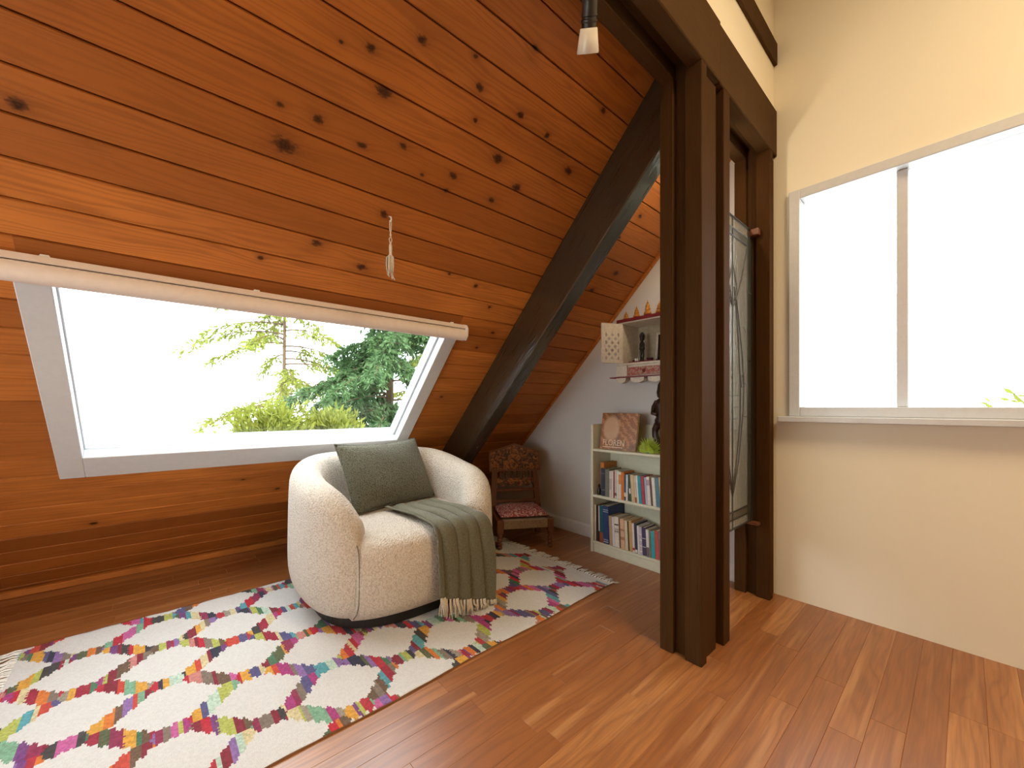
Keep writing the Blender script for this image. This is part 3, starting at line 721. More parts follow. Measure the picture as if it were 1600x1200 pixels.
for endv, sgn in ((0.0, 1), (-RL, -1)):
    u = -RW + 0.008
    while u < 0:
        L = r3.uniform(0.045, 0.085); dx = r3.uniform(-0.02, 0.02)
        for w in range(3):
            ox = (w - 1) * 0.004
            add_tube(bm, [(u + ox, endv - 0.004 * sgn, 0.006), (u + ox * 0.3 + dx * 0.2, endv + 0.014 * sgn, 0.008 + 0.003 * r3.random()), (u + ox + dx * 0.7, endv + L * 0.6 * sgn, 0.004), (u + ox * 2.2 + dx, endv + L * sgn, 0.003)], [0.003, 0.0035, 0.0028, 0.0018], 4)
        u += r3.uniform(0.014, 0.022)
M_FRW = woven('white_rug_fringe', (0.86, 0.84, 0.80), (0.70, 0.67, 0.62), 300, 300)
tag(bm_obj('fringe', bm, M_FRW, RUG, True), kind='stuff')

# ---- armchair (faces +x); local origin at the centre of its base
AC = thing('swivel_armchair', 'round cream boucle armchair on the patterned rug by the skylight', 'armchair', (-2.19, 1.005, 0.0095))
HX, HY, EX = 0.488, 0.535, 2.7
def sup(a, hx=HX, hy=HY, ex=EX):
    c, s = math.cos(a), math.sin(a)
    return Vector((hx * math.copysign(abs(c) ** (2 / ex), c), hy * math.copysign(abs(s) ** (2 / ex), s), 0))
# resample the outline by arc length from the front centre round the back
dense = [sup(2 * math.pi * k / 2000) for k in range(2001)]
acc = [0.0]
for k in range(1, 2001): acc.append(acc[-1] + (dense[k] - dense[k - 1]).length)
PER = acc[-1]
def outline(s):
    s %= PER; lo = int(np.searchsorted(acc, s)); lo = max(1, min(2000, lo)); f = (s - acc[lo - 1]) / max(1e-9, acc[lo] - acc[lo - 1])
    p = dense[lo - 1].lerp(dense[lo], f); q = (dense[min(2000, lo + 6)] - dense[max(0, lo - 7)]).normalized()
    return p, Vector((q.y, -q.x, 0))           # point, outward normal
SEAT_H = 0.36                                    # half width of the seat front
s_end = next(acc[k] for k in range(2001) if dense[k].y >= SEAT_H)
NS = 120
def smooth01(x): x = max(0, min(1, x)); return x * x * (3 - 2 * x)
def rimh(p):
    t = (p.x + HX) / (2 * HX)                    # 0 back .. 1 front
    return 0.765 - 0.095 * smooth01(t / 0.75) - 0.175 * max(0.0, (t - 0.6) / 0.4) ** 2.2
TH = 0.175
verts = []; NP = 0
for i in range(NS + 1):
    s = s_end + (PER - 2 * s_end) * i / NS
    p, n = outline(s); H = rimh(p); endf = min(i, NS - i)
    sh = 0.026 * (1 - min(endf, 7) / 7.0) ** 2.2
    H -= sh + 0.036 * (1 - min(endf, 10) / 10.0) ** 1.8
    bul = 0.012
    prof = [(0.13, 0.052), (0.085, 0.055), (0.045, 0.075), (0.018, 0.115), (0.004, 0.17), (-0.003, 0.24), (-0.002, 0.31)]
    ztop = H; zs = max(0.36, H - 0.10)
    prof += [(0.0, (0.31 + zs) / 2 + 0.01), (0.004, zs)]
    for a in (20, 40, 60, 78, 95, 112, 130, 150, 168):
        ar = R(a); prof.append((TH / 2 - (TH / 2 - 0.004) * math.cos(ar), zs + (ztop - zs) * math.sin(ar) ** 0.9))
    prof += [(TH, zs - 0.005), (TH + 0.004, zs - 0.06), (TH + 0.005, 0.33), (TH + 0.004, 0.20)]
    NP = len(prof)
    lean = max(0.0, -p.x / HX)
    for (r_, z) in prof:
        r2_ = r_ + sh * (0.9 if r_ < TH / 2 else -0.3)
        co = p - n * r2_; verts.append((co.x + 0.0 * lean, co.y, z))
faces = []
for i in range(NS):
    for k in range(NP - 1): faces.append((i * NP + k, i * NP + k + 1, (i + 1) * NP + k + 1, (i + 1) * NP + k))
faces.append(tuple(range(NP))[::-1]); faces.append(tuple(NS * NP + k for k in range(NP)))
shell = mesh_obj('shell', verts, faces, M_BOUCLE, AC, True)
shell.data.set_sharp_from_angle(angle=R(75))
sd = shell.modifiers.new('sub', 'SUBSURF'); sd.levels = 1; sd.render_levels = 1
# seat block
verts = []; NY = 28; prof0 = None
def xf(y):
    k = min(range(0, 500), key=lambda q: abs(dense[q].y - y)) if y >= 0 else None
    return dense[k].x if k is not None else xf(-y)
for j in range(NY + 1):
    y = -SEAT_H - 0.004 + (2 * SEAT_H + 0.008) * j / NY; fx = xf(max(-SEAT_H, min(SEAT_H, y))) + 0.004
    edge = 1 - (abs(y) / SEAT_H) ** 6; ed = 0.010 * (1 - edge)
    cr = 0.012 * (1 - (y / SEAT_H) ** 2)
    top_z = 0.432 + cr * 0.8
    prof = [(-0.36, 0.30), (-0.36, top_z - 0.012), (-0.30, top_z), (-0.1, top_z + 0.006), (0.1, top_z + 0.008), (0.25, top_z + 0.004), (fx - 0.10, top_z - 0.002), (fx - 0.06, top_z - 0.010), (fx - 0.03, top_z - 0.024), (fx - 0.010, top_z - 0.046), (fx - 0.001, top_z - 0.08), (fx + 0.006, 0.29), (fx + 0.006, 0.23), (fx + 0.0, 0.17), (fx - 0.014, 0.115), (fx - 0.041, 0.075), (fx - 0.081, 0.055), (fx - 0.13, 0.052)]
    for (x_, z_) in prof: verts.append((x_ - (ed if x_ > 0.2 else 0), y, z_))
NPs = len(prof); faces = []
for j in range(NY):
    for k in range(NPs - 1): faces.append((j * NPs + k, (j + 1) * NPs + k, (j + 1) * NPs + k + 1, j * NPs + k + 1))
faces.append(tuple(range(NPs))); faces.append(tuple(NY * NPs + k for k in range(NPs))[::-1])
seat = mesh_obj('seat', verts, faces, M_BOUCLE, AC, True); seat.data.set_sharp_from_angle(angle=R(75))
# seams between seat and arms
for sg in (-1, 1):
    y = sg * (SEAT_H + 0.001); fx = xf(SEAT_H)
    pts = [(fx - 0.05, y, 0.428), (fx - 0.022, y, 0.41), (fx - 0.006, y, 0.38), (fx + 0.0, y, 0.30), (fx - 0.001, y, 0.22), (fx - 0.006, y, 0.16), (fx - 0.020, y + sg * 0.004, 0.110), (fx - 0.036, y + sg * 0.014, 0.086)]
    tube('seam', pts, 0.0024, M_SEAM, AC, 6)
# plinth
bm = bmesh.new(); rings = []
for (k, z) in ((0.80, 0.0), (0.82, 0.004), (0.82, 0.056)):
    rings.append([bm.verts.new(sup(2 * math.pi * q / 64, HX * k, HY * k) + Vector((0, 0, z))) for q in range(64)])
for a_, b_ in zip(rings[:-1], rings[1:]):
    for q_ in range(64): bm.faces.new((a_[q_], a_[(q_ + 1) % 64], b_[(q_ + 1) % 64], b_[q_]))
bm.faces.new(rings[0][::-1]); bm.faces.new(rings[-1])
bm_obj('plinth', bm, M_BLACKWOOD, AC)
# plug between plinth and upholstery
bm = bmesh.new(); rings = []
for (k, z) in ((0.735, 0.0525), (0.75, 0.0525), (0.75, 0.12)):
    rings.append([bm.verts.new(sup(2 * math.pi * q / 48, HX * k, HY * k) + Vector((0, 0, z))) for q in range(48)])
for a_, b_ in zip(rings[:-1], rings[1:]):
    for q_ in range(48): bm.faces.new((a_[q_], a_[(q_ + 1) % 48], b_[(q_ + 1) % 48], b_[q_]))
bm.faces.new(rings[0][::-1]); bm.faces.new(rings[-1])
bm_obj('underside', bm, M_BLACKWOOD, AC)

# ---- pillow
PI = thing('pillow', 'olive green textured pillow leaning on the armchair back', 'pillow', (-2.345, 1.030, 0.648))
a_ = R(15); U_ = Vector((-math.sin(a_), math.cos(a_), 0)); Nn = Vector((math.cos(a_), math.sin(a_), 0))
ln = R(27); UP = Vector((0, 0, 1)) * math.cos(ln) - Nn * math.sin(ln); NO = U_.cross(UP)
if NO.dot(Nn) < 0: NO = -NO
PWd, PHt, PT = 0.60, 0.42, 0.086
nx, ny = 30, 22; verts = []; faces = []
rp = random.Random(4)
for side in (1, -1):
    for i in range(nx + 1):
        for j in range(ny + 1):
            a = -1 + 2 * i / nx; b = -1 + 2 * j / ny
            pin = 1 - 0.055 * (1 - a * a) * (abs(b) ** 3) ; pin2 = 1 - 0.05 * (1 - b * b) * (abs(a) ** 3)
            th = PT * max(0.0, (1 - abs(a) ** 2.4)) ** 0.5 * max(0.0, (1 - abs(b) ** 2.4)) ** 0.5
            th += 0.004 * math.sin(a * 5 + b * 3) * (1 - a * a) * (1 - b * b)
            sag = -0.012 * (1 - a * a) * b if b > 0 else 0
            p = U_ * (a * pin2 * PWd / 2) + UP * (b * pin * PHt / 2 + sag - 0.02 * a * 0) + NO * (side * th)
            verts.append(p)
n1 = (nx + 1) * (ny + 1)
for sidx in (0, 1):
    for i in range(nx):
        for j in range(ny):
            q_ = [sidx * n1 + i * (ny + 1) + j, sidx * n1 + (i + 1) * (ny + 1) + j, sidx * n1 + (i + 1) * (ny + 1) + j + 1, sidx * n1 + i * (ny + 1) + j + 1]
            faces.append(q_ if sidx == 0 else q_[::-1])
pc = mesh_obj('pillow_cover', verts, faces, M_OLIVE_B, PI, True)
bm = bmesh.new(); bm.from_mesh(pc.data); bmesh.ops.remove_doubles(bm, verts=bm.verts, dist=1e-5); bmesh.ops.recalc_face_normals(bm, faces=bm.faces); bm.to_mesh(pc.data); bm.free()
rim_pts = []
for k in range(4 * 16):
    t_ = (k % 16) / 16; e_ = k // 16; a, b = [(-1 + 2 * t_, -1), (1, -1 + 2 * t_), (1 - 2 * t_, 1), (-1, 1 - 2 * t_)][e_]
    pin = 1 - 0.055 * (1 - a * a) * (abs(b) ** 3); pin2 = 1 - 0.05 * (1 - b * b) * (abs(a) ** 3); sag = -0.012 * (1 - a * a) * b if b > 0 else 0
    rim_pts.append(U_ * (a * pin2 * PWd / 2) + UP * (b * pin * PHt / 2 + sag))
rim_pts.append(rim_pts[0]); tube('piping', rim_pts, 0.0042, M_OLIVE_B, PI, 6)

# ---- throw over the seat front
TW = thing('throw_blanket', 'olive wool throw with cream fringe draped over the armchair seat', 'blanket', (-1.72, 1.105, 0.0095))
def throw_point(a, b):
    """a 0..1 across, b 0..1 along: from the seat back over the front edge and down"""
    LS = 0.44; path = b * (LS + 0.06 + 0.40 - (1 - a) * 0.11)
    fold = 0.5 + 0.5 * math.cos(2 * math.pi * (a * 4.2 + 0.15 * math.sin(b * 4))); fold = fold ** 0.6
    grow = 0.45 + 0.55 * smooth01(path / 0.4)
    amp = 0.032 * grow
    xs = -0.46; zseat = 0.458
    if path < LS: x_ = xs + path; z_ = zseat - 0.012 * smooth01((path - 0.28) / 0.16); nx_, nz_ = 0, 1
    elif path < LS + 0.10:
        t_ = (path - LS) / 0.10 * math.pi / 2; x_ = xs + LS + 0.062 * math.sin(t_); z_ = zseat - 0.012 - 0.062 * (1 - math.cos(t_)); nx_, nz_ = math.sin(t_), math.cos(t_)
    else:
        h = path - LS - 0.10; x_ = xs + LS + 0.062 + 0.012 * smooth01(h / 0.1) ; z_ = zseat - 0.074 - h; nx_, nz_ = 1, 0
    spread = 1.0 + 0.06 * smooth01((path - LS) / 0.3)
    skew = -0.015 + 0.035 * smooth01(path / 0.5)
    y_ = skew + (a - 0.5) * 0.315 * spread + 0.006 * math.sin(b * 7 + a * 9)
    y_ += 0.018 * math.sin(2 * math.pi * (a * 4.2) + 0.5) * grow
    if path < LS: y_ += (0.5 - path) * 0.05 * math.sin(a * 3.1)
    o_ = amp * fold + 0.004
    return Vector((x_ + nx_ * o_, y_, z_ + nz_ * o_))
na, nb_ = 96, 70; verts = []; faces = []
for i in range(na + 1):
    for j in range(nb_ + 1): verts.append(throw_point(i / na, j / nb_))
for i in range(na):
    for j in range(nb_): faces.append((i * (nb_ + 1) + j, (i + 1) * (nb_ + 1) + j, (i + 1) * (nb_ + 1) + j + 1, i * (nb_ + 1) + j + 1))
cl = mesh_obj('cloth', verts, faces, M_THROW, TW, True)
so_ = cl.modifiers.new('thick', 'SOLIDIFY'); so_.thickness = 0.006; so_.offset = 1.0
bm = bmesh.new(); r4 = random.Random(8)
for k in range(44):
    a = (k + 0.5) / 44; p = throw_point(a, 1.0); L = r4.uniform(0.065, 0.095); bx_ = r4.uniform(-0.012, 0.012); zz = max(0.006, p.z - L)
    for w in range(2):
        ox = (w - 0.5) * 0.005
        add_tube(bm, [p + Vector((0, ox, 0.004)), p + Vector((0.001, ox + bx_ * 0.2, -0.02)), Vector((p.x + 0.004 + bx_ * 0.4, p.y + bx_ + ox, (p.z + zz) / 2)), Vector((p.x + r4.uniform(-.004, .014), p.y + bx_ * 1.4 + ox * 1.4, zz))], [0.003, 0.0034, 0.003, 0.002], 5)
tag(bm_obj('fringe', bm, M_FRINGE, TW, True), kind='stuff')

# ---- low carved chair (local: x along the front, -y towards the viewer's side, origin at seat centre on the floor)
A_ = Vector((-2.247, 1.838)); B_ = Vector((-2.052, 2.166)); dr = (B_ - A_).normalized(); back = Vector((-dr.y, dr.x))
mid = (A_ + B_) / 2 + back * 0.19
LC = thing('carved_low_chair', 'low carved wooden chair with red paisley cushion beside the white wall', 'chair', (mid.x, mid.y, 0), math.atan2(dr.y, dr.x))
hw, hd = 0.19, 0.19
leg_prof = [(0.013, 0), (0.017, 0.006), (0.019, 0.02), (0.012, 0.03), (0.019, 0.038), (0.019, 0.05), (0.012, 0.058), (0.020, 0.068), (0.020, 0.082), (0.013, 0.09), (0.019, 0.10), (0.020, 0.12), (0.015, 0.128)]
for sx in (-1, 1):
    bm = bmesh.new(); add_lathe(bm, [(r_, z_ if (sx > 0 or z_ > 0.01) else z_ + 0.0095) for r_, z_ in leg_prof], 14, 1, 1, (sx * hw, -hd, 0)); add_box(bm, sx * hw - 0.023, sx * hw + 0.023, -hd - 0.023, -hd + 0.023, 0.126, 0.222, 0.003)
    bm_obj('leg', bm, M_REDWOOD, LC, True, None, 35)
    bm = bmesh.new(); add_box(bm, sx * hw - 0.022, sx * hw + 0.022, hd - 0.02, hd + 0.02, 0, 0.24, 0.003); bm_obj('leg', bm, M_REDWOOD, LC)
    bm = bmesh.new(); M_ = Matrix.Translation((sx * hw, hd, 0.22)) @ Matrix.Rotation(R(-9), 4, 'X') @ Matrix.Rotation(R(-sx * 3.5), 4, 'Y')
    add_box(bm, -0.024, 0.024, -0.018, 0.018, -0.02, 0.31, 0.003, M_); bm_obj('back_post', bm, M_REDWOOD, LC)
boxes('seat_frame', [(-hw, hw, -hd - 0.02, -hd + 0.02, 0.165, 0.212), (-hw, hw, hd - 0.018, hd + 0.018, 0.165, 0.212), (-hw - 0.02, -hw + 0.02, -hd, hd, 0.165, 0.212), (hw - 0.02, hw + 0.02, -hd, hd, 0.165, 0.212)], M_REDWOOD, LC, 0.003)
bm = bmesh.new(); n_ = 46
for k in range(n_):
    xx = -hw + 0.03 + (2 * hw - 0.06) * k / (n_ - 1); add_box(bm, xx - 0.0036, xx + 0.0036, -hd - 0.026, hd + 0.02, 0.158, 0.219, 0.002)
tag(bm_obj('woven_seat', bm, M_CORD, LC), kind='stuff')
Mb = Matrix.Translation((0, hd, 0.22)) @ Matrix.Rotation(R(-9), 4, 'X')
def bpart(name, prim, mat, par=LC, smooth=False):
    bm = bmesh.new(); prim(bm)
    for v in bm.verts: v.co = Mb @ v.co
    return bm_obj(name, bm, mat, par, smooth, None, 40)
bpart('back_rail', lambda b: add_box(b, -0.185, 0.185, -0.014, 0.014, 0.035, 0.06, 0.003), M_REDWOOD)
bpart('back_rail', lambda b: add_box(b, -0.18, 0.18, -0.014, 0.014, 0.125, 0.15, 0.003), M_REDWOOD)
def scallop(b):
    pts = [(-0.175, 0.235), (0.175, 0.235)]
    lowr = []
    for k in range(41):
        u = 1 - 2 * k / 40; lowr.append((0.175 * u, 0.195 - 0.028 * abs(math.sin(u * math.pi * 2.5)) ** 0.8))
    poly = pts + lowr; A = [b.verts.new((p[0], -0.012, p[1])) for p in poly]; B = [b.verts.new((p[0], 0.012, p[1])) for p in poly]
    b.faces.new(A[::-1]); b.faces.new(B); n = len(poly)
    for i in range(n): b.faces.new((A[i], B[i], B[(i + 1) % n], A[(i + 1) % n]))
bpart('scalloped_rail', scallop, M_CARVED)
for k in range(6):
    xx = -0.125 + 0.05 * k
    bpart('spindle', lambda b, xx=xx: add_lathe(b, [(0.007, 0.228), (0.011, 0.24), (0.006, 0.25), (0.0095, 0.265), (0.006, 0.28), (0.011, 0.29), (0.007, 0.30)], 10, 1, 1, (xx, 0, 0)), M_REDWOOD, LC, True)
def crest(b):
    poly = [(-0.218, 0.292), (0.218, 0.292), (0.218, 0.452), (0.0, 0.522), (-0.218, 0.452)]
    A = [b.verts.new((p[0], -0.014, p[1])) for p in poly]; B = [b.verts.new((p[0], 0.014, p[1])) for p in poly]
    b.faces.new(A[::-1]); b.faces.new(B)
    for i in range(5): b.faces.new((A[i], B[i], B[(i + 1) % 5], A[(i + 1) % 5]))
pan = bpart('crest_panel', crest, M_CARVED)
def border(b):
    def bar(p, q, w):
        p = Vector((p[0], 0, p[1])); q = Vector((q[0], 0, q[1])); d = (q - p).normalized(); n = Vector((-d.z, 0, d.x)) * w
        y0, y1 = -0.020, -0.013
        c = [p + n, q + n, q - n, p - n]; A = [b.verts.new((v.x, y0, v.z)) for v in c]; B = [b.verts.new((v.x, y1, v.z)) for v in c]
        b.faces.new(A); b.faces.new(B[::-1])
        for i in range(4): b.faces.new((A[i], A[(i + 1) % 4], B[(i + 1) % 4], B[i]))
    bar((-0.216, 0.298), (0.216, 0.298), 0.006); bar((-0.212, 0.294), (-0.212, 0.452), 0.006); bar((0.212, 0.294), (0.212, 0.452), 0.006)
    bar((-0.214, 0.450), (0, 0.518), 0.007); bar((0.214, 0.450), (0, 0.518), 0.007); bar((-0.2, 0.425), (0, 0.485), 0.003); bar((0.2, 0.425), (0, 0.485), 0.003)
bpart('border', border, M_REDWOOD, pan)
def relief(b):
    rr = random.Random(6)
    for k in range(26):
        xx = rr.uniform(-0.185, 0.185); zz = rr.uniform(0.315, 0.41); r_ = rr.uniform(0.009, 0.02)
        bmesh.ops.create_icosphere(b, subdivisions=1, radius=1.0, matrix=Matrix.Translation((xx, -0.014, zz)) @ Matrix.Diagonal((r_, 0.006, r_ * rr.uniform(0.7, 1.6), 1)))
tag(bpart('relief', relief, M_CARVED, pan, True), kind='stuff')
verts = []; faces = []; n_ = 16
for sd_ in (1, -1):
    for i in range(n_ + 1):
        for j in range(n_ + 1):
            a = -1 + 2 * i / n_; b = -1 + 2 * j / n_; h_ = max(0, (1 - abs(a) ** 3.2) * (1 - abs(b) ** 3.2)) ** 0.5
            verts.append((a * 0.185 * (1 - 0.03 * b * b), b * 0.178 * (1 - 0.03 * a * a), 0.236 + (0.034 if sd_ > 0 else -0.016) * h_))
n1 = (n_ + 1) ** 2
for sidx in (0, 1):
    for i in range(n_):
        for j in range(n_):
            q_ = [sidx * n1 + i * (n_ + 1) + j, sidx * n1 + (i + 1) * (n_ + 1) + j, sidx * n1 + (i + 1) * (n_ + 1) + j + 1, sidx * n1 + i * (n_ + 1) + j + 1]
            faces.append(q_ if sidx == 0 else q_[::-1])
mesh_obj('cushion', verts, faces, M_PAISLEY, LC, True)

# ---- bookcase
BX0, BX1, BF, BB = -1.805, -1.005, 2.33, 2.562
BC = thing('bookcase', 'pale green painted low bookcase against the white wall', 'bookcase', (BX0, BF, 0))
LW, LD = BX1 - BX0, BB - BF
box('side_panel', 0, 0.022, 0, LD, 0, 0.925, M_SHELF, BC, 0.003); box('side_panel', LW - 0.022, LW, 0, LD, 0, 0.925, M_SHELF, BC, 0.003)
box('back_panel', 0.022, LW - 0.022, LD - 0.012, LD, 0.05, 0.925, M_SHELF, BC)
SH = (0.082, 0.416, 0.748)
for z in SH: box('shelf', 0.022, LW - 0.022, 0.0, LD - 0.012, z - 0.018, z, M_SHELF, BC, 0.003)
box('kickboard', 0.022, LW - 0.022, 0.012, 0.028, 0, SH[0] - 0.018, M_SHELF, BC, 0.002)

bmats = {}
def bmat(c, gloss=0.45):
    key = tuple(round(v, 3) for v in c)
    if key not in bmats: bmats[key] = plain('book_cover_%02d' % len(bmats), c, gloss, 0.4, var=0.10, scale=60)
    return bmats[key]
BOOKS_GRP = {0: 'books on the bottom shelf', 1: 'books on the middle shelf'}
def book(x, w, h, d, c, shelf, label, lean=0.0, inset=0.012, band=None, title=None):
    """spine faces the room (-y); x is the left face at shelf level"""
    t = thing('book', label, 'book', (x, BF + inset, SH[shelf]), 0, BOOKS_GRP[shelf]); t.rotation_euler = (0, lean, 0)
    cm_ = bmat(c); k = 0.0022 if w > 0.012 else 0.0016
    bm = bmesh.new(); add_box(bm, 0, w, 0, k, 0, h, 0.0006); add_box(bm, 0, k, k, d, 0, h); add_box(bm, w - k, w, k, d, 0, h); bm_obj('cover', bm, cm_, t)
    box('page_block', k, w - k, k, d - 0.004, 0.003, h - 0.003, M_PAPER, t)
    if band:
        for (z0, z1, bc) in band: box('spine_band', w * 0.02, w * 0.98, -0.0008, 0.0002, h * z0, h * z1, bmat(bc), t)
    return t
Wt = (0.76, 0.72, 0.68); Ob = (0.03, 0.03, 0.04); Nv = (0.03, 0.05, 0.14); Te = (0.02, 0.32, 0.42)
mid_books = [
 (0.030,.232,.16,(0.55,.20,.04),'tall orange brown book at the left end of the middle shelf',None,.05),
 (0.034,.196,.15,(0.035,.045,.075),'dark navy book beside the tall orange brown book',[(.2,.25,(0.12,.13,.16)),(.8,.84,(0.12,.13,.16))],.012),
 (0.034,.196,.15,(0.17,.17,.13),'thick grey green book beside the dark navy one',None,.012),
 (0.020,.185,.13,(0.66,.55,.52),'pinkish white paperback beside the grey green book',[(.3,.7,(0.50,.40,.42))],.012),
 (0.012,.188,.13,(0.72,.68,.60),'thin off-white paperback left of the dark red spine',None,.012),
 (0.009,.186,.13,(0.22,.03,.03),'thin dark red paperback on the middle shelf',None,.014),
 (0.016,.198,.13,(0.62,.50,.46),'tall faded rose paperback on the middle shelf',[(.1,.2,(0.2,.1,.1))],.012),
 (0.014,.196,.13,(0.62,.70,.62),'pale mint paperback on the middle shelf',None,.012),
 (0.020,.190,.13,(0.75,.66,.58),'white paperback with orange lettering left of the orange book',[(.55,.9,(0.65,.25,.08))],.012),
 (0.022,.190,.13,(0.62,.19,.03),'bright orange paperback in the middle of the middle shelf',None,.010),
 (0.012,.178,.12,(0.06,.10,.19),'thin blue black paperback right of the bright orange one',[(.15,.3,Wt)],.012),
 (0.014,.176,.12,(0.55,.66,.68),'thin pale blue paperback with white foot',[(.0,.25,Wt)],.012),
 (0.013,.176,.12,(0.05,.10,.07),'dark green paperback leaning left of the cream ones',[(.3,.5,Wt)],.012),
 (0.024,.180,.12,(0.62,.48,.30),'cream tan paperback leaning left on the middle shelf',None,.012),
 (0.013,.178,.12,(0.70,.56,.40),'thin buff paperback beside the cream tan one',[(.0,.2,(0.4,.1,.06))],.012),
 (0.012,.180,.12,(0.72,.74,.72),'thin white paperback left of the teal spine',None,.012),
 (0.021,.180,.12,(0.03,.33,.42),'teal paperback leaning left on the middle shelf',None,.011),
 (0.021,.182,.12,(0.45,.06,.09),'crimson paperback right of the teal one',None,.011),
 (0.013,.176,.12,(0.36,.50,.60),'thin light blue paperback right of the crimson one',None,.013),
 (0.022,.182,.12,(0.72,.66,.64),'white paperback right of the light blue one',[(.7,.9,(0.4,.3,.35))],.012),
 (0.011,.176,.12,(0.16,.08,.05),'thin brown paperback near the post on the middle shelf',None,.012),
 (0.022,.182,.12,(0.70,.67,.60),'ivory paperback half hidden by the post on the middle shelf',None,.012),
 (0.024,.186,.12,(0.10,.22,.30),'slate blue paperback behind the post on the middle shelf',None,.012),
 (0.026,.190,.12,(0.60,.42,.20),'mustard paperback behind the post on the middle shelf',None,.012),
]
x = -1.752
for k, (w, h, d, c, lab, band, ins) in enumerate(mid_books):
    lean = 0.0 if k < 12 else -0.075
    if k == 12: x += 0.014
    book(x, w, h, d, c, 1, lab, lean, ins, band); x += w + (0.0012 if lean == 0 else 0.0022)
low_books = [
 (0.011,.262,.19,(0.66,.55,.42),'tall thin cream book at the left end of the bottom shelf',None,.012,0),
 (0.017,.258,.19,(0.045,.022,.022),'tall black brown book on the bottom shelf',None,.014,0),
 (0.012,.256,.19,(0.62,.62,.62),'tall thin grey white book on the bottom shelf',[(.0,.3,Ob)],.014,-.02),
 (0.030,.262,.20,(0.02,.10,.13),'tall dark teal book with rust foot on the bottom shelf',[(.0,.28,(0.30,.075,.03))],.010,-.02),
 (0.044,.266,.20,(0.03,.055,.17),'thick navy book with silver lines on the bottom shelf',[(.04,.07,(0.4,.42,.5)),(.10,.12,(0.4,.42,.5)),(.84,.86,(0.4,.42,.5)),(.89,.91,(0.4,.42,.5))],.010,-.02),
 (0.024,.204,.14,(0.45,.31,.19),'tan book right of the thick navy one',None,.012,-.05),
 (0.018,.202,.14,(0.70,.64,.68),'lilac white paperback right of the tan book',None,.012,-.05),
 (0.034,.208,.14,(0.74,.68,.62),'white paperback with black scribble pattern on the bottom shelf',[(.45,.62,(0.62,.56,.50)),(.72,.76,Ob),(.5,.53,Ob),(.58,.6,Ob)],.012,-.05),
 (0.009,.200,.14,(0.17,.09,.05),'thin brown paperback beside the scribble patterned one',None,.013,-.05),
 (0.032,.204,.14,(0.66,.42,.27),'peach paperback with brown flowers on the bottom shelf',[(.3,.4,(0.45,.22,.12)),(.6,.66,(0.45,.22,.12))],.011,-.05),
 (0.022,.198,.14,(0.66,.58,.42),'cream paperback right of the peach one',None,.012,-.05),
 (0.008,.196,.14,(0.03,.025,.02),'thin black paperback right of the cream one',None,.013,-.05),
 (0.022,.206,.14,(0.56,.36,.14),'tan orange topped paperback on the bottom shelf',None,.012,-.05),
 (0.016,.192,.14,(0.74,.66,.66),'pinkish white paperback with red mark at its foot',[(.08,.16,(0.5,.05,.06))],.012,-.05),
 (0.018,.196,.14,(0.04,.05,.09),'blue black paperback with white foot on the bottom shelf',[(.02,.12,Wt)],.012,-.05),
 (0.014,.184,.13,(0.70,.68,.66),'thin white paperback with grey lines',None,.012,-.05),
 (0.018,.182,.13,(0.52,.48,.58),'lilac striped paperback on the bottom shelf',[(.1,.14,Wt),(.3,.34,Wt),(.5,.54,Wt),(.7,.74,Wt)],.012,-.05),
 (0.026,.182,.13,(0.07,.06,.14),'dark purple navy paperback on the bottom shelf',[(.3,.32,Wt),(.6,.62,Wt)],.012,-.05),
 (0.020,.174,.13,(0.72,.70,.66),'white paperback with black foot right of the purple navy one',[(.0,.35,(0.15,.13,.12))],.012,-.05),
 (0.012,.172,.13,(0.22,.18,.15),'thin grey brown paperback left of the turquoise one',None,.012,-.05),
 (0.024,.172,.13,(0.04,.38,.44),'turquoise paperback at the post on the bottom shelf',None,.012,-.05),
 (0.026,.180,.13,(0.5,.1,.08),'red paperback behind the post on the bottom shelf',None,.012,-.05),
 (0.026,.180,.13,(0.2,.2,.22),'dark grey paperback behind the post on the bottom shelf',None,.012,-.05),
]
x = -1.776; prev_lean = 0.0
for (w, h, d, c, lab, band, ins, lean) in low_books:
    x += max(0.0, (abs(lean) - abs(prev_lean)) * h * 0.95); prev_lean = lean
    book(x, w, h, d, c, 0, lab, lean, ins, band); x += w + (0.001 if lean > -.04 else 0.0018)

# small dark figurine on the middle shelf
FG = thing('figurine', 'tiny dark figurine in front of the orange brown book', 'figurine', (-1.748, BF + 0.028, SH[1]))
lathe('body', [(0.014, 0), (0.016, 0.004), (0.011, 0.012), (0.014, 0.028), (0.012, 0.045), (0.006, 0.054)], M_BLACKM, FG, 14)
lathe('head', [(0.003, 0.052), (0.009, 0.058), (0.010, 0.066), (0.006, 0.074), (0.002, 0.078)], M_BLACKM, FG, 12)

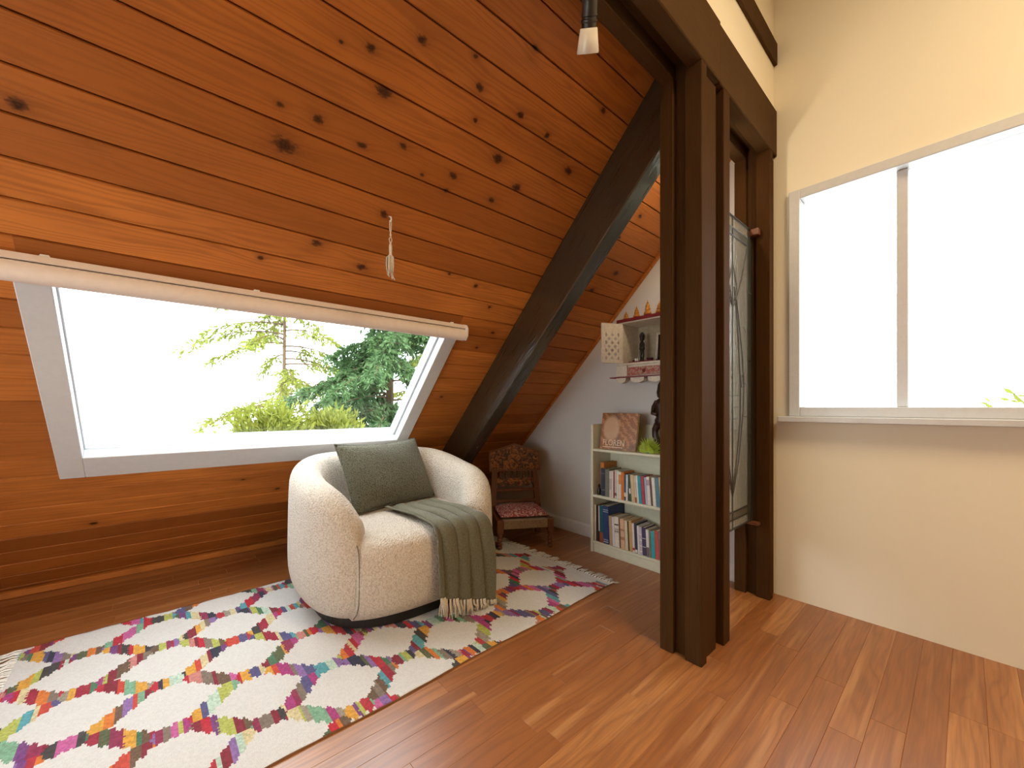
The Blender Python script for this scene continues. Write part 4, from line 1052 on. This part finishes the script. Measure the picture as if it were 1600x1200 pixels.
# big square art book leaning on the top shelf; its cover is a plain stand-in picture
M_COVER = None
def cover_mat():
    t = NT('art_book_cover'); o = t.obj(); x, y, z = t.sep(o)
    n1 = t.noise(o, 11, 3, 0.6, 1.2); n2 = t.noise(t.vmath('MULTIPLY', o, (14, 1, 22)), 1.0, 3, 0.6, 2.0)
    wav = t.math('SINE', t.math('MULTIPLY', t.math('ADD', t.math('ADD', x, z), t.math('MULTIPLY', n2, 0.14)), 95))
    c = t.mix(t.ramp(wav, [(0.2, 0), (0.8, 1)]), (0.30, 0.115, 0.04), (0.50, 0.23, 0.10))
    c = t.mix(t.ramp(n1, [(0.5, 0), (0.7, 0.8)]), c, (0.14, 0.08, 0.05))
    g = t.vmath('LENGTH', t.vmath('MULTIPLY', t.vmath('SUBTRACT', o, (0.085, 0, 0.15)), (1 / 0.075, 0, 1 / 0.10)), None, 1)
    c = t.mix(t.ramp(g, [(0.75, 1.0), (1.05, 0.0)]), c, t.mix(n1, (0.62, 0.40, 0.25), (0.52, 0.29, 0.17)))
    t.set(c, 0.4, 0.4); return t.m
M_COVER = cover_mat()
AB = thing('art_book', 'large square art book with warm portrait coloured cover on top of the bookcase', 'book', (-1.755, 2.372, SH[2] + 0.001)); AB.rotation_euler = (R(-9), 0, 0)
aw, ah = 0.292, 0.262
boxes('cover', [(0, aw, 0, 0.003, 0, ah), (0, aw, 0.021, 0.024, 0, ah), (0, 0.003, 0.003, 0.021, 0, ah)], M_COVER, AB)
box('page_block', 0.003, aw - 0.004, 0.003, 0.021, 0.003, ah - 0.003, M_PAPER, AB)
def text(name, body, size, mat, parent, mtx, ext=0.0006):
    cu = bpy.data.curves.new(name, 'FONT'); cu.body = body; cu.size = size; cu.extrude = ext; cu.align_x = 'LEFT'
    o = bpy.data.objects.new(name, cu); dg = None
    COL.objects.link(o); bpy.context.view_layer.update()
    me = bpy.data.meshes.new_from_object(o.evaluated_get(bpy.context.evaluated_depsgraph_get())); bpy.data.objects.remove(o); bpy.data.curves.remove(cu)
    me.materials.clear(); me.materials.append(mat); r = bpy.data.objects.new(name, me); link(r, parent); r.matrix_local = mtx; return r
M_LET = plain('pale_lettering', (0.78, 0.62, 0.45), 0.5)
text('title_lettering', 'FLOREN', 0.058, M_LET, AB, Matrix.Translation((0.022, -0.0008, 0.030)) @ Matrix.Rotation(R(90), 4, 'X') @ Matrix.Diagonal((0.86, 1, 1, 1)))
boxes('subtitle_line', [(0.024, 0.19, -0.0006, 0.0001, 0.015, 0.020)], M_LET, AB)

# lime fan-shaped ornament
M_LIME = plain('lime_green', (0.36, 0.46, 0.05), 0.5, 0.3, var=0.3, scale=60)
FO = thing('fan_ornament', 'lime green spiky fan shaped ornament on top of the bookcase', 'ornament', (-1.362, 2.385, SH[2]))
bm = bmesh.new(); rf = random.Random(2)
for layer in range(3):
    for k in range(19):
        a = R(8 + 164 * k / 18 + rf.uniform(-3, 3)); L = (0.105 - 0.018 * layer) * (0.85 + 0.2 * math.sin(a)) * rf.uniform(0.92, 1.05); yb = -0.014 * layer; w = 0.006
        d = Vector((math.cos(a), -0.12 - 0.10 * layer, math.sin(a) * 0.82)).normalized(); sdv = Vector((-math.sin(a), 0, math.cos(a)))
        b0 = Vector((0, yb, 0.004)); pts = [b0, b0 + d * L * 0.55 + sdv * w + Vector((0, -.003, 0)), b0 + d * L, b0 + d * L * 0.55 - sdv * w + Vector((0, .003, 0))]
        V = [bm.verts.new(p) for p in pts]; V2 = [bm.verts.new(p + Vector((0, 0.0025, 0))) for p in pts]
        bm.faces.new(V); bm.faces.new(V2[::-1])
        for i in range(4): bm.faces.new((V[i], V[(i + 1) % 4], V2[(i + 1) % 4], V2[i]))
tag(bm_obj('blades', bm, M_LIME, FO), kind='stuff')
lathe('base', [(0.020, 0), (0.022, 0.003), (0.016, 0.012), (0.006, 0.018)], plain('teal_base', (0.08, 0.25, 0.18), 0.5), FO, 14, 1, 0.8, None, True, 40, (0, -0.016, 0))

# dark carved statue
M_STAT = stained('dark_carved_statue', (0.018, 0.007, 0.004), (0.06, 0.022, 0.011), 0.25, 0.5, 0.2, (40, 40, 20), 0.25)
ST = thing('statue', 'tall dark carved wooden statue half hidden by the post', 'statue', (-1.308, 2.478, SH[2]))
lathe('base', [(0.055, 0), (0.058, 0.006), (0.05, 0.02), (0.03, 0.026)], M_STAT, ST, 20)
bm = bmesh.new()
for sg in (-1, 1):
    add_tube(bm, [(sg * 0.012, 0, 0.02), (sg * 0.045, 0, 0.06), (sg * 0.068, 0, 0.11), (sg * 0.07, 0, 0.15), (sg * 0.045, 0, 0.19), (0, 0, 0.215)], [0.018, 0.02, 0.022, 0.022, 0.03, 0.045], 12)
bm_obj('legs', bm, M_STAT, ST, True)
lathe('torso', [(0.05, 0.17), (0.068, 0.19), (0.07, 0.215), (0.06, 0.235), (0.066, 0.25), (0.064, 0.27), (0.07, 0.29), (0.072, 0.32), (0.062, 0.345), (0.035, 0.365)], M_STAT, ST, 20, 1.0, 0.75)
lathe('head', [(0.03, 0.355), (0.05, 0.368), (0.056, 0.40), (0.05, 0.43), (0.048, 0.45), (0.035, 0.47), (0.012, 0.478)], M_STAT, ST, 20, 1.0, 0.9)
bm = bmesh.new()
for sg in (-1, 1): add_tube(bm, [(sg * 0.055, 0, 0.34), (sg * 0.075, -0.01, 0.30), (sg * 0.072, -0.03, 0.26), (sg * 0.03, -0.05, 0.255)], [0.018, 0.017, 0.014, 0.012], 10)
bm_obj('arms', bm, M_STAT, ST, True)

# ---- wall shrine cabinet
M_SHW = plain('aged_white_paint', (0.70, 0.62, 0.52), 0.6, 0.3, var=0.12, scale=60)
M_SHI = plain('shrine_inside', (0.42, 0.36, 0.25), 0.7, 0.2, var=0.12)
M_RED = plain('deep_red_paint', (0.20, 0.018, 0.022), 0.45, 0.4)
M_GOLD = plain('gold_paint', (0.62, 0.28, 0.045), 0.32, 0.5, 0.45)
def floral():
    t = NT('red_floral_panel'); o = t.obj(); v = t.vor(o, 55); n = t.noise(o, 60, 2, 0.5, 1.5)
    c = t.mix(t.ramp(n, [(0.45, 0), (0.55, 1)]), (0.36, 0.06, 0.06), (0.42, 0.28, 0.20)); c = t.mix(t.ramp(v, [(0.1, 0.9), (0.25, 0)]), c, (0.40, 0.02, 0.03)); t.set(c, 0.6); return t.m
M_FLORAL = floral()
SX, SY = -1.40, 2.375      # centre, front plane
SR = thing('wall_shrine', 'white wooden wall shrine with red roof, gold finials and open lattice door', 'shrine', (SX, SY, 1.215))
D_ = GY - SY
zf = 0.135; zr = 0.408
box('side_panel', -0.176, -0.162, 0, D_, zf, zr, M_SHW, SR, 0.002); box('side_panel', 0.162, 0.176, 0, D_, zf, zr, M_SHW, SR, 0.002)
box('back_panel', -0.162, 0.162, D_ - 0.01, D_, zf, zr, M_SHI, SR)
box('floor_board', -0.215, 0.215, -0.008, D_, zf - 0.014, zf, M_SHW, SR, 0.002)
box('roof_board', -0.19, 0.19, -0.008, D_, zr, zr + 0.008, M_SHW, SR)
rb = box('red_cornice', -0.205, 0.205, -0.014, D_, zr + 0.008, zr + 0.030, M_RED, SR, 0.002)
boxes('drawer_block', [(-0.218, -0.13, 0, D_, 0.045, zf - 0.014), (0.13, 0.218, 0, D_, 0.045, zf - 0.014), (-0.13, 0.13, 0.012, D_, 0.045, zf - 0.014)], M_SHW, SR, 0.002)
dw = box('drawer', -0.126, 0.126, -0.002, 0.012, 0.05, zf - 0.03, M_FLORAL, SR, 0.002)
lathe('knob', [(0.011, -0.004), (0.013, 0.002), (0.008, 0.010), (0.003, 0.013)], M_RED, dw, 12).matrix_local = Matrix.Translation((0, -0.002, 0.077)) @ Matrix.Rotation(R(90), 4, 'X')
box('bottom_board', -0.26, 0.26, -0.016, D_, 0.036, 0.043, M_RED, SR, 0.001)
def bracket_poly(c0, w, h): return [(c0 - w, 0.036), (c0 + w, 0.036)] + [(c0 + w * math.cos(a), 0.036 - h * (0.35 + 0.65 * math.sin(a)) if 0.05 < a < 3.09 else 0.036 - 0.2 * h) for a in [R(q) for q in range(0, 181, 15)]]
for c0, w in ((-0.18, 0.038), (-0.055, 0.052), (0.075, 0.052), (0.18, 0.038)):
    prism('bracket', bracket_poly(c0, w, 0.036), 'y', 0.004, 0.05, M_SHW, SR)
for fx_, k in ((-0.165, 0.62), (-0.083, 0.85), (0.0, 1.08), (0.083, 0.85), (0.165, 0.62)):
    pr = [(0.026, 0), (0.026, 0.012), (0.020, 0.016)]
    f_ = lathe('finial_base', [(r_ * 0.9 * (0.7 + 0.3 * k), z) for r_, z in pr], M_RED, SR, 14, loc=(fx_, 0.045, zr + 0.030))
    pr = [(0.022, 0.014), (0.025, 0.020), (0.021, 0.030), (0.013, 0.040), (0.0175, 0.045), (0.0175, 0.051), (0.011, 0.056), (0.0145, 0.064), (0.012, 0.073), (0.0045, 0.080), (0.0075, 0.084), (0.003, 0.090), (0.001, 0.104)]
    lathe('finial', [(r_ * (0.72 + 0.28 * k), z * k) for r_, z in pr], M_GOLD, SR, 14, loc=(fx_, 0.045, zr + 0.030))
def lattice_door(name, hinge, ang, mirror):
    """door panel with a grid of four-lobed holes; built along +x from the hinge"""
    Wd, Hd = 0.163, zr - zf - 0.002; th = 0.010
    nx_, nz_ = 66, 110; keep = np.ones((nx_, nz_), bool)
    for r_ in range(7):
        cols = (0.30, 0.5, 0.70) if False else ((0.2, 0.5, 0.8) if r_ % 2 == 0 else (0.35, 0.65))
        for c_ in cols:
            cx_ = c_ * Wd; cz_ = Hd * 0.125 + r_ * Hd * 0.098
            for i in range(nx_):
                for j in range(nz_):
                    px = (i + .5) * Wd / nx_ - cx_; pz = (j + .5) * Hd / nz_ - cz_
                    lim = abs((i + .5) / nx_ - 0.5) < 0.335
                    if lim and (((abs(px) < 0.0033) and abs(pz) < 0.0125) or (abs(pz) < 0.0035 and abs(px) < 0.0115) or px * px + pz * pz < 0.0066 ** 2): keep[i, j] = False
    bm = bmesh.new(); vd = {}
    def gv(i, j, s_):
        if (i, j, s_) not in vd: vd[(i, j, s_)] = bm.verts.new((mirror * i * Wd / nx_, (0 if s_ == 0 else th), j * Hd / nz_))
        return vd[(i, j, s_)]
    for i in range(nx_):
        for j in range(nz_):
            if not keep[i, j]: continue
            bm.faces.new((gv(i, j, 0), gv(i + 1, j, 0), gv(i + 1, j + 1, 0), gv(i, j + 1, 0))); bm.faces.new((gv(i, j, 1), gv(i, j + 1, 1), gv(i + 1, j + 1, 1), gv(i + 1, j, 1)))
            for (di, dj, a0, a1) in ((-1, 0, (i, j), (i, j + 1)), (1, 0, (i + 1, j), (i + 1, j + 1)), (0, -1, (i, j), (i + 1, j)), (0, 1, (i, j + 1), (i + 1, j + 1))):
                ii, jj = i + di, j + dj
                if not (0 <= ii < nx_ and 0 <= jj < nz_) or not keep[ii, jj]: bm.faces.new((gv(*a0, 0), gv(*a1, 0), gv(*a1, 1), gv(*a0, 1)))
    bmesh.ops.dissolve_limit(bm, angle_limit=R(1), verts=bm.verts, edges=bm.edges)
    o = bm_obj(name, bm, M_SHW, SR); o.location = (hinge, 0, zf + 0.001); o.rotation_euler = (0, 0, ang); return o
lattice_door('lattice_door', -0.170, R(66.5 + 180), 1)
lattice_door('lattice_door', 0.170, R(-66.5 + 0), 1)
# things in the shrine
zs_ = 1.215 + zf
fi = thing('black_idol', 'slender black figurine standing inside the wall shrine', 'figurine', (-1.472, 2.47, zs_))
lathe('pedestal', [(0.022, 0), (0.024, 0.004), (0.018, 0.02), (0.014, 0.03)], M_BLACKM, fi, 14)
bm = bmesh.new()
for sg in (-1, 1): add_tube(bm, [(sg * 0.005, 0, 0.028), (sg * 0.010, 0, 0.05), (sg * 0.009, 0, 0.075), (sg * 0.004, 0, 0.10)], [0.008, 0.007, 0.009, 0.011], 8)
bm_obj('legs', bm, M_BLACKM, fi, True)
lathe('torso', [(0.014, 0.09), (0.022, 0.10), (0.018, 0.115), (0.020, 0.135), (0.012, 0.148), (0.006, 0.155)], M_BLACKM, fi, 14, 1, 0.7)
lathe('head', [(0.006, 0.152), (0.015, 0.162), (0.016, 0.178), (0.019, 0.184), (0.016, 0.2), (0.005, 0.215)], M_BLACKM, fi, 14)
pf = thing('picture_frame', 'white framed dark picture inside the wall shrine', 'picture', (-1.335, 2.53, zs_)); pf.rotation_euler = (R(-6), 0, 0)
boxes('frame', [(-0.075, -0.06, 0, 0.012, 0, 0.215), (0.06, 0.075, 0, 0.012, 0, 0.215), (-0.06, 0.06, 0, 0.012, 0, 0.015), (-0.06, 0.06, 0, 0.012, 0.2, 0.215)], M_SHW, pf, 0.002)
tpic = NT('dark_picture'); npz = tpic.noise(tpic.obj(), 24, 3); tpic.set(tpic.ramp(npz, [(0.35, (0.008, 0.012, 0.012)), (0.5, (0.035, 0.025, 0.012)), (0.62, (0.01, 0.03, 0.03)), (0.75, (0.10, 0.03, 0.015))]), 0.3)
box('picture', -0.06, 0.06, 0.004, 0.008, 0.015, 0.2, tpic.m, pf)
tr_ = thing('red_tray', 'small red tray on the floor of the wall shrine', 'tray', (-1.445, 2.425, zs_))
boxes('tray_base', [(-0.085, 0.085, -0.03, 0.03, 0, 0.005)], M_RED, tr_, 0.001)
boxes('tray_rim', [(-0.085, -0.081, -0.03, 0.03, 0.005, 0.011), (0.081, 0.085, -0.03, 0.03, 0.005, 0.011), (-0.081, 0.081, -0.03, -0.026, 0.005, 0.011), (-0.081, 0.081, 0.026, 0.03, 0.005, 0.011)], M_RED, tr_)
for k, xx in enumerate((-1.483, -1.468)):
    c = thing('candle', ('left' if k == 0 else 'right') + ' one of two small white candles on the red tray', 'candle', (xx, 2.405, zs_ + 0.0055), 0, 'candles in the shrine')
    lathe('wax', [(0.0045, 0), (0.0045, 0.024), (0.002, 0.025)], M_TRIMW, c, 10); tube('wick', [(0, 0, 0.024), (0.0005, 0, 0.03)], 0.0006, M_BLACKM, c, 4)
for k, (xx, yy, rr_, lab) in enumerate(((-1.505, 2.43, 0.016, 'dark red bowl at the left of the shrine floor'), (-1.395, 2.44, 0.024, 'dark red bowl right of the candles in the shrine'), (-1.36, 2.49, 0.02, 'small dark bowl before the picture frame in the shrine'))):
    o = lathe('offering_bowl', [(rr_ * .5, 0), (rr_ * .55, rr_ * .12), (rr_ * .9, rr_ * .6), (rr_, rr_ * 1.0), (rr_ * .9, rr_ * 1.0), (rr_ * .75, rr_ * .65), (rr_ * .2, rr_ * .4)], plain('dark_red_ceramic', (0.07, 0.012, 0.012), 0.35), None, 16, loc=(xx, yy, zs_ + (0.0055 if k < 2 else 0.0003)))
    tag(o, lab, 'bowl', 'bowls in the shrine')

# ---- leaded glass panel between the posts
GX, G0, G1, GZ0, GZ1 = -0.79, 1.915, 2.452, 0.42, 2.03
SG = thing('leaded_glass_panel', 'leaded frosted glass panel hung between the two dark posts', 'glass panel', (GX, G0, GZ0))
gw, gh = G1 - G0, GZ1 - GZ0
def pane(y0, y1, z0, z1, m, t=0.004): return box('glass_pane', -t / 2, t / 2, y0, y1, z0, z1, m, SG)
bw = 0.055
for (z0, z1) in ((0, 0.09), (0.09, gh * .3), (gh * .3, gh * .55), (gh * .55, gh * .78), (gh * .78, gh - 0.1), (gh - 0.1, gh)):
    pane(0, bw, z0, z1, M_FROST_DK); pane(gw - bw, gw, z0, z1, M_FROST_DK)
cy = gw * 0.5
for (z0, z1, m) in ((0, 0.05, M_FROST), (0.05, 0.09, M_FROST_GR), (gh - 0.1, gh - 0.06, M_FROST_GR), (gh - 0.06, gh, M_FROST)):
    pane(bw, cy, z0, z1, m); pane(cy, gw - bw, z0, z1, m)
pane(bw, cy, 0.09, gh - 0.1, M_FROST); pane(cy, gw - bw, 0.09, gh - 0.1, M_FROST)
lead = []
def came(pts, r=0.0052): tube('lead_came', [(0, a, b) for a, b in pts], r, M_LEAD, SG, 6)
for yy in (bw, cy, gw - bw): came([(yy, 0), (yy, gh)])
for zz in (0.05, 0.09, gh - 0.1, gh - 0.06): came([(bw, zz), (gw - bw, zz)])
for zz in (gh * .3, gh * .55, gh * .78): came([(0, zz), (bw, zz)]); came([(gw - bw, zz), (gw, zz)])
frame_bm = [(-0.006, 0.006, 0, 0.006, 0, gh), (-0.006, 0.006, gw - 0.006, gw, 0, gh), (-0.006, 0.006, 0.006, gw - 0.006, 0, 0.006), (-0.006, 0.006, 0.006, gw - 0.006, gh - 0.006, gh)]
boxes('edge_frame', frame_bm, M_LEAD, SG)
for sg in (-1, 1):
    came([(cy, gh - 0.24), (cy + sg * 0.055, gh - 0.36), (cy, gh - 0.46)])
    came([(cy + sg * 0.21, gh - 0.1), (cy + sg * 0.12, gh - 0.30), (cy + sg * 0.03, gh - 0.44), (cy, gh - 0.47)])
    came([(cy + sg * 0.02, gh - 0.36), (cy + sg * 0.075, gh - 0.62), (cy + sg * 0.105, gh - 0.86), (cy + sg * 0.10, gh - 1.05), (cy + sg * 0.045, gh - 1.28), (cy + sg * 0.012, gh - 1.38), (cy, gh - 1.42)])
    came([(cy + sg * 0.05, gh - 0.42), (cy + sg * 0.13, gh - 0.70), (cy + sg * 0.155, gh - 0.86), (cy + sg * 0.145, gh - 1.0), (cy + sg * 0.08, gh - 1.26), (cy, gh - 1.44)])
    came([(cy + sg * 0.15, gh - 0.55), (gw / 2 + sg * (gw / 2 - bw), gh - 0.58)], 0.003)
    came([(cy + sg * 0.155, gh - 0.84), (gw / 2 + sg * (gw / 2 - bw), gh - 0.86)], 0.003)
    came([(cy + sg * 0.14, gh - 1.03), (gw / 2 + sg * (gw / 2 - bw), gh - 1.03)], 0.003)
    for q_ in range(4): came([(cy, gh - 0.92 - q_ * 0.06), (cy + sg * (0.095 - 0.012 * q_), gh - 0.92 - q_ * 0.06)], 0.0025)
    ring = [(cy + sg * 0.13 + 0.016 * math.cos(a), gh - 0.84 + 0.032 * math.sin(a)) for a in [2 * math.pi * q_ / 14 for q_ in range(15)]]
    came(ring, 0.0035)
for yy, zz, nm in ((G1, GZ1 - 0.02, 'upper'), (G1, GZ0 + 0.0, 'lower')):
    b = box('glass_bracket', -0.035, 0.045, -0.028, 0.0095, -0.018, 0.018 if nm == 'upper' else 0.0, M_REDWOOD, None, 0.003, (GX, yy, zz))
    tag(b, nm + ' small brown wooden block holding the leaded glass to the post', 'bracket', 'glass brackets')
for zz, nm in ((GZ1 - 0.02, 'upper'), (GZ0, 'lower')):
    b = box('glass_bracket', -0.035, 0.045, -0.0065, 0.028, -0.018, 0.018 if nm == 'upper' else 0.0, M_REDWOOD, None, 0.003, (GX, G0, zz))
    tag(b, nm + ' wooden block on the hidden side of the near post', 'bracket', 'glass brackets')
